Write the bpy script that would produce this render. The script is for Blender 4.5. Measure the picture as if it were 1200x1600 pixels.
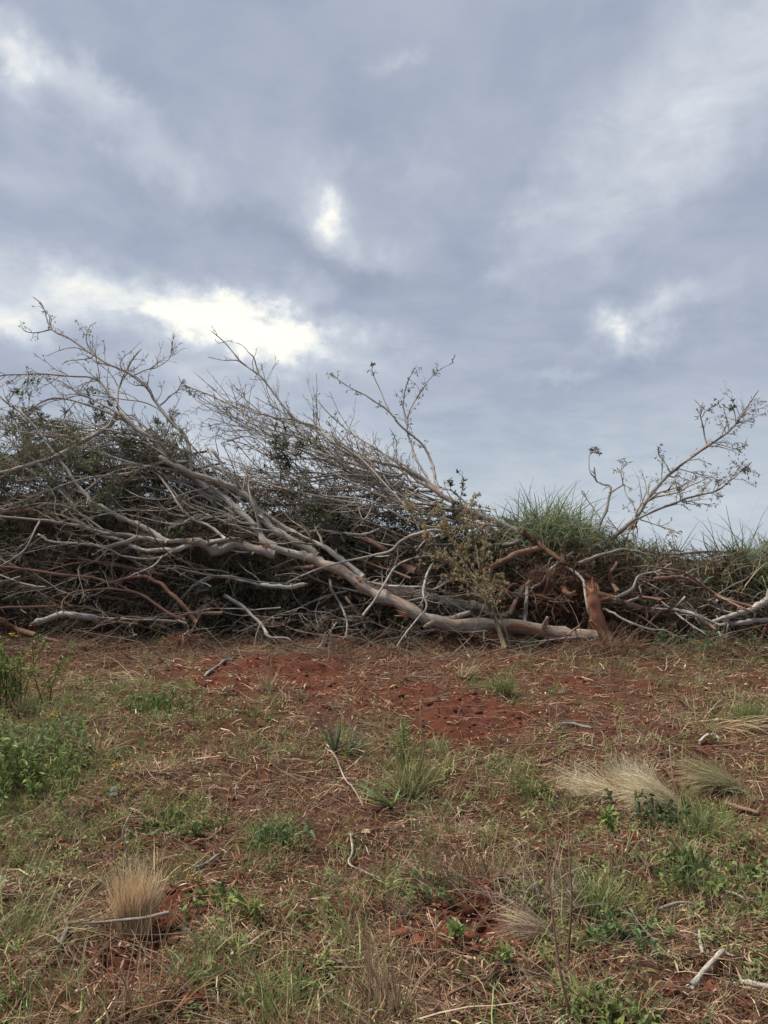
import bpy, math, random
import numpy as np
from mathutils import Vector, Euler, Matrix

for o in list(bpy.data.objects):
    bpy.data.objects.remove(o)
SC = bpy.context.scene
COL = SC.collection
RNG = np.random.default_rng(7)
PI = math.pi

# ------------------------------------------------------------------ camera
CAM_H = 1.5
F = 1200.0                      # focal length in pixels of the 1200 x 1600 photograph
HORIZON = 835.0
PITCH = math.atan((HORIZON - 800) / F)
cam_d = bpy.data.cameras.new('camera')
cam = bpy.data.objects.new('camera', cam_d); COL.objects.link(cam)
cam.location = (0, 0, CAM_H)
cam.rotation_euler = (PI / 2 + PITCH, 0, 0)
cam_d.sensor_fit = 'VERTICAL'; cam_d.sensor_height = 36; cam_d.lens = 36 * F / 1600
cam_d.clip_start = 0.05; cam_d.clip_end = 4000
SC.camera = cam

# ------------------------------------------------------------------ sky and sun
SUN_EL, SUN_AZ = math.radians(60), math.radians(-72)     # azimuth from +Y towards +X
world = bpy.data.worlds.new('World'); SC.world = world; world.use_nodes = True
NT = world.node_tree; NT.nodes.clear()


class NB:
    """tiny node builder"""
    def __init__(s, nt): s.nt = nt
    def n(s, t, **kw):
        nd = s.nt.nodes.new(t)
        for k, v in kw.items(): setattr(nd, k, v)
        return nd
    def put(s, sock, v):
        if v is None: return
        if isinstance(v, bpy.types.NodeSocket): s.nt.links.new(v, sock)
        else: sock.default_value = v
    def m(s, op, a, b=None, c=None, clamp=False):
        nd = s.n('ShaderNodeMath', operation=op); nd.use_clamp = clamp
        s.put(nd.inputs[0], a); s.put(nd.inputs[1], b); s.put(nd.inputs[2], c)
        return nd.outputs[0]
    def mix(s, f, a, b, blend='MIX'):
        nd = s.n('ShaderNodeMix', data_type='RGBA', blend_type=blend)
        s.put(nd.inputs['Factor'], f)
        s.put(nd.inputs[6], a if isinstance(a, bpy.types.NodeSocket) else (*a[:3], 1))
        s.put(nd.inputs[7], b if isinstance(b, bpy.types.NodeSocket) else (*b[:3], 1))
        return nd.outputs[2]
    def noise(s, vec, scale, detail=4, rough=0.5, dist=0.0):
        nd = s.n('ShaderNodeTexNoise')
        s.put(nd.inputs['Vector'], vec); s.put(nd.inputs['Scale'], scale)
        s.put(nd.inputs['Detail'], detail); s.put(nd.inputs['Roughness'], rough); s.put(nd.inputs['Distortion'], dist)
        return nd
    def ramp(s, f, lo, hi, a=0.0, b=1.0, smooth=True):
        nd = s.n('ShaderNodeMapRange', interpolation_type='SMOOTHSTEP' if smooth else 'LINEAR')
        s.put(nd.inputs[0], f); s.put(nd.inputs[1], lo); s.put(nd.inputs[2], hi); s.put(nd.inputs[3], a); s.put(nd.inputs[4], b)
        return nd.outputs[0]


w = NB(NT)
tc = w.n('ShaderNodeTexCoord').outputs['Generated']
sep = w.n('ShaderNodeSeparateXYZ'); NT.links.new(tc, sep.inputs[0])
dx, dy, dz = sep.outputs
zc = w.m('MAXIMUM', dz, 0.0)
inv = w.m('DIVIDE', 1.0, w.m('ADD', zc, 0.22))
pl = w.n('ShaderNodeCombineXYZ')
NT.links.new(w.m('MULTIPLY', dx, inv), pl.inputs[0]); NT.links.new(w.m('MULTIPLY', dy, inv), pl.inputs[1])
plane = pl.outputs[0]
warp = w.noise(tc, 7.0, 7, 0.55)
wsep = w.n('ShaderNodeSeparateColor'); NT.links.new(warp.outputs['Color'], wsep.inputs[0])
warp2 = w.noise(tc, 24.0, 5, 0.6)
w2sep = w.n('ShaderNodeSeparateColor'); NT.links.new(warp2.outputs['Color'], w2sep.inputs[0])
az = w.m('ARCTAN2', dx, dy); el = w.m('ARCSINE', dz)
az = w.m('ADD', az, w.m('ADD', w.m('MULTIPLY', w.m('SUBTRACT', wsep.outputs[0], 0.5), 0.26), w.m('MULTIPLY', w.m('SUBTRACT', w2sep.outputs[0], 0.5), 0.07)))
el = w.m('ADD', el, w.m('ADD', w.m('MULTIPLY', w.m('SUBTRACT', wsep.outputs[1], 0.5), 0.15), w.m('MULTIPLY', w.m('SUBTRACT', w2sep.outputs[1], 0.5), 0.05)))


def ang(px, py):
    v = Vector(((px - 600) / F, math.cos(PITCH) + (py - 800) / F * math.sin(PITCH), math.sin(PITCH) - (py - 800) / F * math.cos(PITCH))).normalized()
    return math.atan2(v.x, v.y), math.asin(v.z)


# openings in the cloud deck: centre (in the directions the photograph shows them), half sizes, tilt, brightness
GAPS = [
    (220, 482, 210, 30, -12, .80), (430, 528, 110, 26, -14, .80), (330, 520, 80, 18, -12, .45), (0, 470, 80, 20, -10, .7), (519, 338, 62, 40, -20, .66), (517, 330, 24, 22, 0, .3), (1090, 160, 190, 130, 25, .09), (870, 340, 90, 80, 0, .10), (470, 455, 34, 26, -20, .3), (300, 590, 110, 18, -6, .42),
    (90, 130, 150, 30, -24, .52), (20, 75, 60, 40, -30, .36), (180, 165, 50, 18, -20, .2), (300, 258, 42, 52, 20, .2), (50, 250, 60, 80, 20, .16),
    (1130, 90, 110, 80, 25, .33), (1040, 215, 120, 70, 10, .36), (1190, 20, 60, 40, 0, .3), (950, 250, 60, 30, 0, .16), (870, 350, 58, 62, 0, .33), (840, 400, 30, 30, 0, .10),
    (990, 520, 46, 24, 15, .66), (1060, 492, 70, 16, 12, .22), (612, 88, 22, 16, 10, .30), (880, 604, 34, 9, 0, .26),
    (660, 255, 30, 24, 0, .16), (680, 345, 30, 24, 0, .11), (790, 435, 26, 12, 0, .16), (490, 715, 130, 40, -5, .5), (270, 690, 60, 26, 0, .5), (960, 705, 60, 16, 0, .18), (1060, 800, 260, 40, 0, .20), (750, 790, 170, 30, 0, .12),
]
DARKS = [(400, 375, 190, 22, -16, .20), (520, 415, 70, 20, -25, .14), (1100, 300, 140, 26, -5, .10), (620, 200, 220, 200, 0, .05), (330, 470, 130, 14, -14, .12), (80, 560, 120, 26, 0, .12), (400, 600, 90, 20, 0, .10)]


def blob(px, py, rx, ry, tilt, amp):
    a0, e0 = ang(px, py)
    k = math.cos(a0) * math.cos(e0) / F
    c, s_ = math.cos(math.radians(tilt)), math.sin(math.radians(tilt))
    du = w.m('SUBTRACT', az, a0); dv = w.m('SUBTRACT', el, e0)
    q = w.m('MULTIPLY_ADD', du, c / (rx * k), w.m('MULTIPLY', dv, s_ / (rx * k)))
    r = w.m('MULTIPLY_ADD', du, -s_ / (ry * k), w.m('MULTIPLY', dv, c / (ry * k)))
    d2 = w.m('MULTIPLY_ADD', q, q, w.m('MULTIPLY', r, r))
    return w.m('MULTIPLY', w.m('POWER', 2.718, w.m('MULTIPLY', d2, -0.8)), amp)


gap = dark = None
for px_, py_, rx_, ry_, tl_, am_ in GAPS:
    g = blob(px_, py_, rx_ * 1.22, ry_ * 1.25, tl_, am_ * (.74 if am_ < .6 else .86)); gap = g if gap is None else w.m('ADD', gap, g)
for px_, py_, rx_, ry_, tl_, am_ in DARKS:
    g = blob(px_, py_, rx_, ry_, tl_, am_ * 1.7); dark = g if dark is None else w.m('ADD', dark, g)
cl1 = w.noise(plane, 1.3, 9, 0.55, 0.3).outputs['Fac']
cl2 = w.noise(plane, 4.6, 8, 0.6, 0.4).outputs['Fac']
body = w.ramp(w.m('ADD', w.m('MULTIPLY', cl1, 0.65), w.m('MULTIPLY', cl2, 0.35)), 0.34, 0.66)
low = w.ramp(dz, 0.0, 0.24)
hi_col = w.mix(body, (0.270, 0.316, 0.420), (0.395, 0.432, 0.515))
lo_col = w.mix(body, (0.39, 0.46, 0.54), (0.475, 0.53, 0.585))
deck = w.mix(low, lo_col, hi_col)
deck = w.mix(w.m('MULTIPLY', dark, 1.0, clamp=True), deck, (0.19, 0.232, 0.312))
strk = w.n('ShaderNodeMapping'); strk.inputs['Scale'].default_value = (3.0, 3.0, 6.5); NT.links.new(tc, strk.inputs['Vector'])
stk = w.noise(strk.outputs[0], 2.4, 8, 0.62, 0.5).outputs['Fac']
rag = w.m('MULTIPLY', w.ramp(cl2, 0.28, 0.70, 0.70, 1.22), w.ramp(stk, 0.32, 0.66, 0.88, 1.1))
gm = w.m('MULTIPLY', gap, rag)
stray = w.ramp(cl1, 0.60, 0.80, 0.0, 0.35)          # the same kind of thin places all over the sky
gm = w.m('ADD', gm, w.m('MULTIPLY', stray, 0.5))
thin = w.mix(w.ramp(gm, 0.0, 0.62, smooth=False), deck, (0.60, 0.635, 0.685))
thin = w.mix(w.ramp(gm, 0.42, 1.15, smooth=True), thin, (1.0, 0.965, 0.835))
sky = w.n('ShaderNodeTexSky', sky_type='NISHITA')
sky.sun_disc = False; sky.sun_elevation = SUN_EL; sky.sun_rotation = SUN_AZ
sky.air_density = 1.0; sky.dust_density = 2.0
cloud10 = w.mix(1.0, thin, (10, 10, 10), 'MULTIPLY')
final = w.mix(0.06, cloud10, sky.outputs[0])
bg = w.n('ShaderNodeBackground'); NT.links.new(final, bg.inputs[0]); bg.inputs[1].default_value = 0.0308
wo = w.n('ShaderNodeOutputWorld'); NT.links.new(bg.outputs[0], wo.inputs[0])

sun_d = bpy.data.lights.new('sun', 'SUN'); sun_d.energy = 1.5; sun_d.angle = math.radians(17); sun_d.color = (1.0, 0.915, 0.78)
sun = bpy.data.objects.new('sun', sun_d); COL.objects.link(sun)
sd = Vector((math.sin(SUN_AZ) * math.cos(SUN_EL), math.cos(SUN_AZ) * math.cos(SUN_EL), math.sin(SUN_EL)))
sun.rotation_euler = (-sd).to_track_quat('-Z', 'Y').to_euler()
sun.location = sd * 60
SC.view_settings.view_transform = 'Standard'; SC.view_settings.look = 'None'
SC.view_settings.exposure = 1.95; SC.view_settings.gamma = 1.0; SC.view_settings.use_curve_mapping = False
SC.cycles.max_bounces = 6; SC.cycles.diffuse_bounces = 3; SC.cycles.transmission_bounces = 3; SC.cycles.transparent_max_bounces = 4

# ------------------------------------------------------------------ helpers


def lin(r, g, b):
    return tuple(((c / 255) / 12.92 if c / 255 <= .04045 else ((c / 255 + .055) / 1.055) ** 2.4) for c in (r, g, b))


def ray(px, py):
    return np.array([(px - 600) / F, math.cos(PITCH) + (py - 800) / F * math.sin(PITCH), math.sin(PITCH) - (py - 800) / F * math.cos(PITCH)])


def at(px, py, depth):
    r = ray(px, py); r = r / r[1]
    return np.array([0, 0, CAM_H]) + r * depth


def gdepth(py):
    r = ray(600, py)
    return CAM_H / (-r[2]) * r[1] if r[2] < -1e-4 else 1e6


def hash2(ix, iy, seed):
    h = (ix.astype(np.int64) * 374761393 + iy.astype(np.int64) * 668265263 + seed * 1442695041) & 0xffffffff
    h = ((h ^ (h >> 13)) * 1274126177) & 0xffffffff
    return ((h ^ (h >> 16)) & 0xffff) / 65535.0


def vnoise(x, y, seed=0):
    ix, iy = np.floor(x), np.floor(y); fx, fy = x - ix, y - iy
    fx = fx * fx * (3 - 2 * fx); fy = fy * fy * (3 - 2 * fy)
    a, b = hash2(ix, iy, seed), hash2(ix + 1, iy, seed); c, d = hash2(ix, iy + 1, seed), hash2(ix + 1, iy + 1, seed)
    return (a * (1 - fx) + b * fx) * (1 - fy) + (c * (1 - fx) + d * fx) * fy


def fbm(x, y, octs=4, seed=0, gain=.5):
    v, a, t = 0, 1, 0
    for i in range(octs):
        v = v + a * vnoise(x * 2 ** i + 17.3 * i, y * 2 ** i - 9.1 * i, seed + i); t += a; a *= gain
    return v / t


def norm(v):
    return v / np.maximum(np.linalg.norm(v, axis=-1, keepdims=True), 1e-9)


def mk_mesh(name, V, Q, col=None, smooth=True, attrs=None):
    me = bpy.data.meshes.new(name)
    V = np.asarray(V, np.float32).reshape(-1, 3); Q = np.asarray(Q, np.int32)
    k = Q.shape[1]
    me.vertices.add(len(V)); me.vertices.foreach_set('co', V.ravel())
    me.loops.add(Q.size); me.loops.foreach_set('vertex_index', Q.ravel())
    me.polygons.add(len(Q))
    me.polygons.foreach_set('loop_start', np.arange(0, Q.size, k, dtype=np.int32))
    me.polygons.foreach_set('loop_total', np.full(len(Q), k, np.int32))
    me.polygons.foreach_set('use_smooth', np.full(len(Q), smooth, bool))
    if col is not None:
        ca = me.color_attributes.new('Col', 'FLOAT_COLOR', 'POINT')
        c4 = np.ones((len(V), 4), np.float32); c4[:, :3] = np.asarray(col).reshape(-1, 3)
        ca.data.foreach_set('color', c4.ravel())
    for an, av in (attrs or {}).items():
        a = me.attributes.new(an, 'FLOAT', 'POINT'); a.data.foreach_set('value', np.asarray(av, np.float32).ravel())
    me.update(calc_edges=True); me.validate()
    return me


def ribbons(base, d, L, wd, droop=0.0, segs=3, shape='blade', col=None, flat=False, wob=0.05, rng=RNG):
    """N leaf or blade strips -> V, Q, C"""
    N = len(base); d = norm(np.asarray(d, float)); L = np.broadcast_to(L, N); wd = np.broadcast_to(wd, N); droop = np.broadcast_to(droop, N)
    if flat:
        s = np.cross(d, np.array([0, 0, 1.0]) + rng.normal(0, .35, (N, 3)))
    else:
        s = np.cross(d, rng.normal(0, 1, (N, 3)))
    s = norm(s)
    prof = {'blade': np.linspace(1, .12, segs + 1) ** .7, 'lens': np.maximum(np.sin(np.linspace(.12, PI - .03, segs + 1)) ** .8, .06),
            'strip': np.r_[.7, np.ones(segs - 1), .5] if segs > 1 else np.array([1, .8])}[shape]
    p = np.array(base, float); P = [p]
    dd = d.copy()
    for k in range(segs):
        p = p + dd * (L / segs)[:, None]; P.append(p)
        dd = dd + rng.normal(0, wob, (N, 3)); dd[:, 2] -= droop / segs; dd = norm(dd)
    P = np.stack(P, 1)
    off = s[:, None, :] * (wd[:, None] * prof[None, :] * .5)[:, :, None]
    V = np.stack([P - off, P + off], 2)                          # N, S+1, 2, 3
    S1 = segs + 1
    i = np.arange(N)[:, None] * (S1 * 2) + np.arange(segs)[None, :] * 2
    Q = np.stack([i, i + 1, i + 3, i + 2], -1).reshape(-1, 4)
    C = None
    if col is not None:
        C = np.repeat(np.asarray(col)[:, None, :], S1 * 2, 1).reshape(-1, 3)
    return V.reshape(-1, 3), Q, C


def tubes(P, R, sides=4, caps=False, rough=0.0, rng=RNG):
    """P (N,S,3) centre lines, R (N,S) radii -> V, Q (pointed ends)"""
    P = np.asarray(P, float); R = np.asarray(R, float); N, S, _ = P.shape
    T = np.empty_like(P); T[:, 1:-1] = P[:, 2:] - P[:, :-2]; T[:, 0] = P[:, 1] - P[:, 0]; T[:, -1] = P[:, -1] - P[:, -2]
    T = norm(T)
    mt = norm(P[:, -1] - P[:, 0])
    ref = np.eye(3)[np.argmin(np.abs(mt), axis=1)]
    U = norm(np.cross(T, ref[:, None, :])); W = np.cross(T, U)
    a = np.arange(sides) * 2 * PI / sides
    rr = R[:, :, None] * np.ones(sides)
    if rough: rr = rr * (1 + rough * rng.normal(0, 1, rr.shape))
    V = P[:, :, None, :] + rr[..., None] * (np.cos(a)[None, None, :, None] * U[:, :, None, :] + np.sin(a)[None, None, :, None] * W[:, :, None, :])
    b = np.arange(N)[:, None, None] * (S * sides) + np.arange(S - 1)[None, :, None] * sides
    j = np.arange(sides)[None, None, :]; j2 = (j + 1) % sides
    Q = np.stack([b + j, b + j2, b + sides + j2, b + sides + j], -1).reshape(-1, 4)
    V = V.reshape(-1, 3)
    if caps and sides % 2 == 0:
        ex = []
        for n in range(N):
            for s0 in (n * S * sides, n * S * sides + (S - 1) * sides):
                for k in range(1, sides // 2):
                    ex.append((s0 + k - 1, s0 + k, s0 + sides - 1 - k, s0 + (sides - k) % sides))
        Q = np.concatenate([Q, np.array(ex)])
    return V, Q


def join(parts):
    Vs, Qs, Cs, o = [], [], [], 0
    for V, Q, C in parts:
        if len(V) == 0: continue
        Vs.append(V); Qs.append(Q + o); Cs.append(C if C is not None else np.full((len(V), 3), .2)); o += len(V)
    return np.concatenate(Vs), np.concatenate(Qs), np.concatenate(Cs)


def grow(PP, RR, per, lenf, ang_, up=0.1, S2=6, wob=0.16, tmin=.25, tmax=.98, trop=(0, 0, 0), rng=RNG, rmin=.0024, rfac=.55, taper=.8):
    """side shoots on every line of PP: per children each"""
    N, S, _ = PP.shape; n = N * per
    pi = np.repeat(np.arange(N), per)
    t = rng.uniform(tmin, tmax, n) * (S - 1); k = np.minimum(t.astype(int), S - 2); f = (t - k)[:, None]
    b = PP[pi, k] * (1 - f) + PP[pi, k + 1] * f
    tan = norm(PP[pi, k + 1] - PP[pi, k]); r = RR[pi, k] * (1 - f[:, 0]) + RR[pi, k + 1] * f[:, 0]
    pr = norm(np.cross(tan, rng.normal(0, 1, (n, 3))))
    a = rng.uniform(ang_[0], ang_[1], n)[:, None]
    d = norm(np.cos(a) * tan + np.sin(a) * pr + np.array([0, 0, up]))
    plen = np.linalg.norm(np.diff(PP, axis=1), axis=2).sum(1)[pi]
    L = lenf * plen * rng.uniform(.35, 1, n) * (1.15 - .7 * t / (S - 1))
    pts = [b]; p = b
    for q in range(S2 - 1):
        p = p + d * (L / (S2 - 1))[:, None]; pts.append(p)
        d = norm(d + rng.normal(0, wob, (n, 3)) + np.array(trop))
    P2 = np.stack(pts, 1)
    r0 = np.maximum(np.minimum(r * rfac, L * .02), rmin)
    R2 = r0[:, None] * np.linspace(1, 1 - taper, S2)[None]
    return P2, np.maximum(R2, rmin * .5)


def pick(cols, n, rng=RNG, var=.18, p=None):
    c = np.asarray(cols, float)[rng.choice(len(cols), n, p=p)]
    return np.clip(c * rng.normal(1, var, (n, 1)) * rng.normal(1, .05, (n, 3)), .003, .9)


def leaves_on(P, R, per, L, wd, cols, droop=.5, rng=RNG, tmin=.2, hang=.5, segs=2, spread=1.0, shape='lens'):
    N, S, _ = P.shape; n = N * per
    if n == 0: return np.zeros((0, 3)), np.zeros((0, 4), int), np.zeros((0, 3))
    pi = np.repeat(np.arange(N), per); t = rng.uniform(tmin, 1, n) * (S - 1.001); k = t.astype(int); f = (t - k)[:, None]
    b = P[pi, k] * (1 - f) + P[pi, k + 1] * f
    tan = norm(P[pi, k + 1] - P[pi, k])
    d = norm(tan * .6 + rng.normal(0, spread, (n, 3)) + np.array([0, 0, -hang]))
    return ribbons(b, d, L * rng.uniform(.6, 1.2, n), wd * rng.uniform(.7, 1.2, n), droop, segs, shape, pick(cols, n, rng), rng=rng, wob=.12)


def empty(name, label, cat, loc=(0, 0, 0), group=None):
    o = bpy.data.objects.new(name, None); COL.objects.link(o); o.location = tuple(float(v) for v in loc)
    o.empty_display_size = .1
    o['label'] = label; o['category'] = cat
    if group: o['group'] = group
    return o


def obj(name, me, m, parent=None, kind=None, label=None, cat=None, group=None, loc=None):
    o = bpy.data.objects.new(name, me); COL.objects.link(o)
    if m is not None and len(me.materials) == 0: me.materials.append(m)
    if parent is not None: o.parent = parent
    if kind: o['kind'] = kind
    if label: o['label'] = label
    if cat: o['category'] = cat
    if group: o['group'] = group
    if loc is not None: o.location = tuple(float(v) for v in loc)
    return o


def root_off(parent):
    v = np.zeros(3)
    while parent is not None:
        v += np.array(parent.location); parent = parent.parent
    return v


# ------------------------------------------------------------------ materials


def mat(name):
    m = bpy.data.materials.new(name); m.use_nodes = True; nt = m.node_tree; nt.nodes.clear()
    b = NB(nt); out = b.n('ShaderNodeOutputMaterial')
    p = b.n('ShaderNodeBsdfPrincipled'); nt.links.new(p.outputs[0], out.inputs[0])
    p.inputs['Specular IOR Level'].default_value = .25
    return m, b, p, out


def mat_leaf(name, rough=.6, trans=.25, spec=.2):
    m, b, p, out = mat(name)
    at_ = b.n('ShaderNodeAttribute', attribute_name='Col')
    oc = b.n('ShaderNodeTexCoord').outputs['Object']
    nz = b.noise(oc, 14, 3).outputs['Fac']
    c = b.mix(1.0, at_.outputs['Color'], b.n('ShaderNodeCombineColor').outputs[0], 'MULTIPLY')
    cc = c.node.inputs[7].links[0].from_node
    v = b.ramp(nz, .3, .7, .78, 1.2, smooth=False)
    for i in range(3): b.put(cc.inputs[i], v)
    b.put(p.inputs['Base Color'], c); p.inputs['Roughness'].default_value = rough; p.inputs['Specular IOR Level'].default_value = spec
    if trans:
        t = b.n('ShaderNodeBsdfTranslucent'); b.put(t.inputs[0], c)
        mx = b.n('ShaderNodeMixShader'); mx.inputs[0].default_value = trans
        m.node_tree.links.new(p.outputs[0], mx.inputs[1]); m.node_tree.links.new(t.outputs[0], mx.inputs[2]); m.node_tree.links.new(mx.outputs[0], out.inputs[0])
    return m


def mat_bark(name, c1, c2, c3, scale=9, mottle=.5, rough=.85, red=0.0, redcol=(.30, .14, .075), lc=False):
    m, b, p, out = mat(name)
    oc = b.n('ShaderNodeTexCoord').outputs['Object']
    if lc: oc = b.n('ShaderNodeAttribute', attribute_name='bark').outputs['Vector']
    n1 = b.noise(oc, scale, 6, .62).outputs['Fac']
    n2 = b.noise(oc, scale * 5.5, 6, .7).outputs['Fac']
    n3 = b.noise(oc, scale * .45, 5, .6).outputs['Fac']
    c = b.mix(b.ramp(n1, .42, .58), c1, c2)
    c = b.mix(b.m('MULTIPLY', b.ramp(n2, .52, .72), mottle), c, c3)
    if red:
        c = b.mix(b.m('MULTIPLY', b.ramp(n3, .56, .64), red), c, redcol)
    rn = b.n('ShaderNodeObjectInfo').outputs['Random']
    hs = b.n('ShaderNodeHueSaturation'); b.put(hs.inputs['Value'], b.ramp(rn, 0, 1, .78, 1.18, smooth=False)); b.put(hs.inputs['Color'], c)
    b.put(p.inputs['Base Color'], hs.outputs[0]); p.inputs['Roughness'].default_value = rough; p.inputs['Specular IOR Level'].default_value = .15
    bp = b.n('ShaderNodeBump'); bp.inputs['Strength'].default_value = .8; bp.inputs['Distance'].default_value = .02
    b.put(bp.inputs['Height'], b.m('ADD', n2, b.m('MULTIPLY', n1, .6))); m.node_tree.links.new(bp.outputs[0], p.inputs['Normal'])
    return m


BARK = mat_bark('grey_bark', (.31, .30, .275), (.20, .185, .165), (.09, .08, .07), 8, .6, red=.75, lc=True)
BARK_PALE = mat_bark('pale_bark', (.42, .395, .36), (.30, .275, .245), (.16, .13, .105), 10, .45, red=.35, lc=True)
STUMP = mat_bark('red_stump_bark', (.42, .20, .12), (.32, .14, .082), (.16, .07, .042), 7, .6, red=.5, redcol=(.42, .23, .14), lc=True)
TRUNK = mat_bark('trunk_bark', (.42, .37, .32), (.29, .22, .17), (.12, .085, .06), 7, .7, red=.95, redcol=(.26, .115, .065), lc=True)
BARK_RED = mat_bark('peeled_red_bark', (.255, .155, .115), (.185, .10, .072), (.32, .26, .215), 7, .6, red=.4, redcol=(.15, .07, .048), lc=True)
WHITE = mat_bark('bleached_stick', (.52, .48, .42), (.40, .35, .29), (.22, .17, .13), 8, .5, lc=True)
STICK = mat_bark('weathered_stick', (.36, .32, .275), (.24, .19, .15), (.13, .095, .07), 9, .6, red=.3, lc=True)
BARK_DARK = mat_bark('dark_bark', (.16, .145, .13), (.085, .075, .066), (.28, .27, .25), 7, .5, red=.4, redcol=(.15, .075, .045), lc=True)
BARK_BROWN = mat_bark('brown_root_bark', (.155, .085, .055), (.10, .055, .036), (.24, .15, .10), 9, .5)
TWIG = mat_bark('twig_bark', (.335, .295, .25), (.235, .19, .15), (.14, .105, .08), 5, .4, red=.3, redcol=(.19, .11, .07))
GTWIG = mat_bark('ground_twig_bark', (.27, .205, .155), (.18, .12, .085), (.34, .29, .24), 3, .5, red=.4, redcol=(.17, .085, .055))
TWIG_DARK = mat_bark('dark_twig_bark', (.135, .12, .105), (.085, .075, .065), (.06, .05, .045), 5, .4, red=.4, redcol=(.15, .08, .05))
WOOD = mat_bark('torn_wood', (.40, .22, .14), (.30, .15, .085), (.50, .36, .25), 14, .5)
LEAF = mat_leaf('leaf', .6, .38); GRASS = mat_leaf('grass_blade', .55, .3); STRAW = mat_leaf('straw', .8, .2, .1)
FLOWER = mat_leaf('petal', .6, .2)

# leaf colours
OLIVE = [(.12, .14, .07), (.155, .17, .095), (.09, .105, .055), (.19, .185, .11)]
GREYGREEN = [(.15, .17, .11), (.19, .20, .135), (.11, .125, .08), (.22, .21, .14)]
BROWNL = [(.105, .066, .042), (.145, .095, .062), (.07, .046, .032), (.175, .125, .08)]
DARKL = [(.048, .056, .032), (.066, .07, .045), (.075, .062, .042), (.038, .044, .028)]
WEED = [(.165, .215, .065), (.125, .175, .055), (.21, .25, .085), (.095, .13, .045), (.19, .22, .095)]
GREENB = [(.21, .28, .085), (.26, .31, .11), (.29, .30, .14), (.15, .21, .07), (.33, .31, .17)]
STRAWC = [(.46, .33, .215), (.36, .235, .15), (.26, .155, .098), (.18, .095, .058), (.12, .06, .037), (.60, .47, .33), (.30, .17, .105)]
PALE = [(.47, .385, .25), (.40, .325, .20), (.52, .44, .30), (.36, .27, .16)]

# ------------------------------------------------------------------ ground
# bare red soil: pixel centre, pixel radii, strength
BARE = [(430, 1052, 120, 22, 1.0), (350, 1042, 60, 14, .8), (480, 1060, 90, 16, .8), (725, 1112, 75, 26, 1.1), (640, 1085, 110, 24, .6), (600, 1068, 70, 14, .6), (560, 1080, 60, 20, .5),
        (890, 1130, 110, 26, .45), (740, 1420, 50, 40, .8), (230, 1500, 60, 60, .5), (960, 1075, 90, 20, .35), (330, 1390, 50, 40, .4), (560, 1330, 60, 30, .3), (1130, 1170, 90, 20, .35), (1150, 1460, 60, 40, .35)]
GREEN = [(30, 1150, 80, 110, 1.6), (60, 1230, 90, 60, 1.4), (20, 1330, 70, 50, .8), (250, 1100, 55, 22, 1.0), (130, 1290, 130, 50, .65), (430, 1310, 50, 26, .8), (650, 1375, 55, 24, .9), (640, 1180, 55, 60, .8), (545, 1160, 60, 30, .6),
         (900, 1410, 100, 50, .9), (970, 1440, 60, 24, 1.2), (1090, 1280, 70, 40, 1.1), (1170, 1110, 60, 24, .9), (1000, 1290, 110, 26, .6), (780, 1075, 40, 12, .9), (340, 1510, 60, 40, .9), (430, 1570, 60, 36, .7), (540, 1490, 70, 40, .6),
         (840, 1250, 60, 36, .6), (1060, 1360, 70, 40, .7), (280, 1270, 60, 24, .9), (930, 1575, 80, 24, 1.0), (450, 1170, 70, 40, .5), (790, 1180, 60, 24, .5), (1110, 1025, 110, 18, .8), (720, 1460, 50, 24, .6), (150, 1390, 60, 40, .4), (820, 1480, 40, 30, .4), (60, 1420, 70, 40, .5), (200, 1180, 60, 40, .4), (350, 1120, 90, 20, .35), (1150, 1380, 60, 40, .5)]


def wmask(lst, x, y):
    v = np.zeros_like(x)
    for px, py, rx, ry, s_ in lst:
        d = gdepth(py); cx = (px - 600) / F * d; ax = rx / F * d; ay = max(ry * d * d / (CAM_H * F), .04)
        v = np.maximum(v, s_ * np.exp(-.7 * (((x - cx) / ax) ** 2 + ((y - d) / ay) ** 2)))
    return v


def bare_at(x, y):
    e = (fbm(x * 3.1, y * 3.1, 4, 31) - .5)
    b = wmask(BARE, x + e * .35, y + e * .5)
    return np.clip((b + e * 1.0 - .15) * 2.4, 0, 1)


def ground_z(x, y):
    near = np.exp(-np.maximum(y - 14, 0) / 8) * np.exp(-np.maximum(np.abs(x) - 9, 0) / 6)
    z = .10 * (fbm(x * .45, y * .45, 3, 3) - .5) + near * (.13 * (fbm(x * 1.9, y * 1.9, 4, 5) - .5) + .085 * (fbm(x * 6, y * 6, 4, 9) - .5))
    b = bare_at(x, y) * near
    lump = np.abs(fbm(x * 5.3, y * 8.5, 4, 14) - .5) * 2
    z = z + b * (.13 * (fbm(x * 2.6, y * 4.5, 4, 21) - .5) - .05 * lump + .01) + .85 * np.maximum(fbm(x * 1.5, y * 1.8, 4, 91) - .47, 0) * np.exp(-((y - 9.9) / .65) ** 2)
    z = z * np.clip((y + 2) / 3, 0.3, 1)
    return z - .034 * np.maximum(y - 16, 0) * np.clip((y - 16) / 12, 0, 1)      # the land falls away behind the heap


def axis(lo, hi, fine, far, grow_=1.35):
    """fine, then growing steps out to +-far"""
    a = list(fine)
    st = a[-1] - a[-2]
    while a[-1] < hi: st *= grow_; a.append(a[-1] + st)
    st = a[1] - a[0]
    while a[0] > lo: st *= grow_; a.insert(0, a[0] - st)
    return np.array(a)


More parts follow.
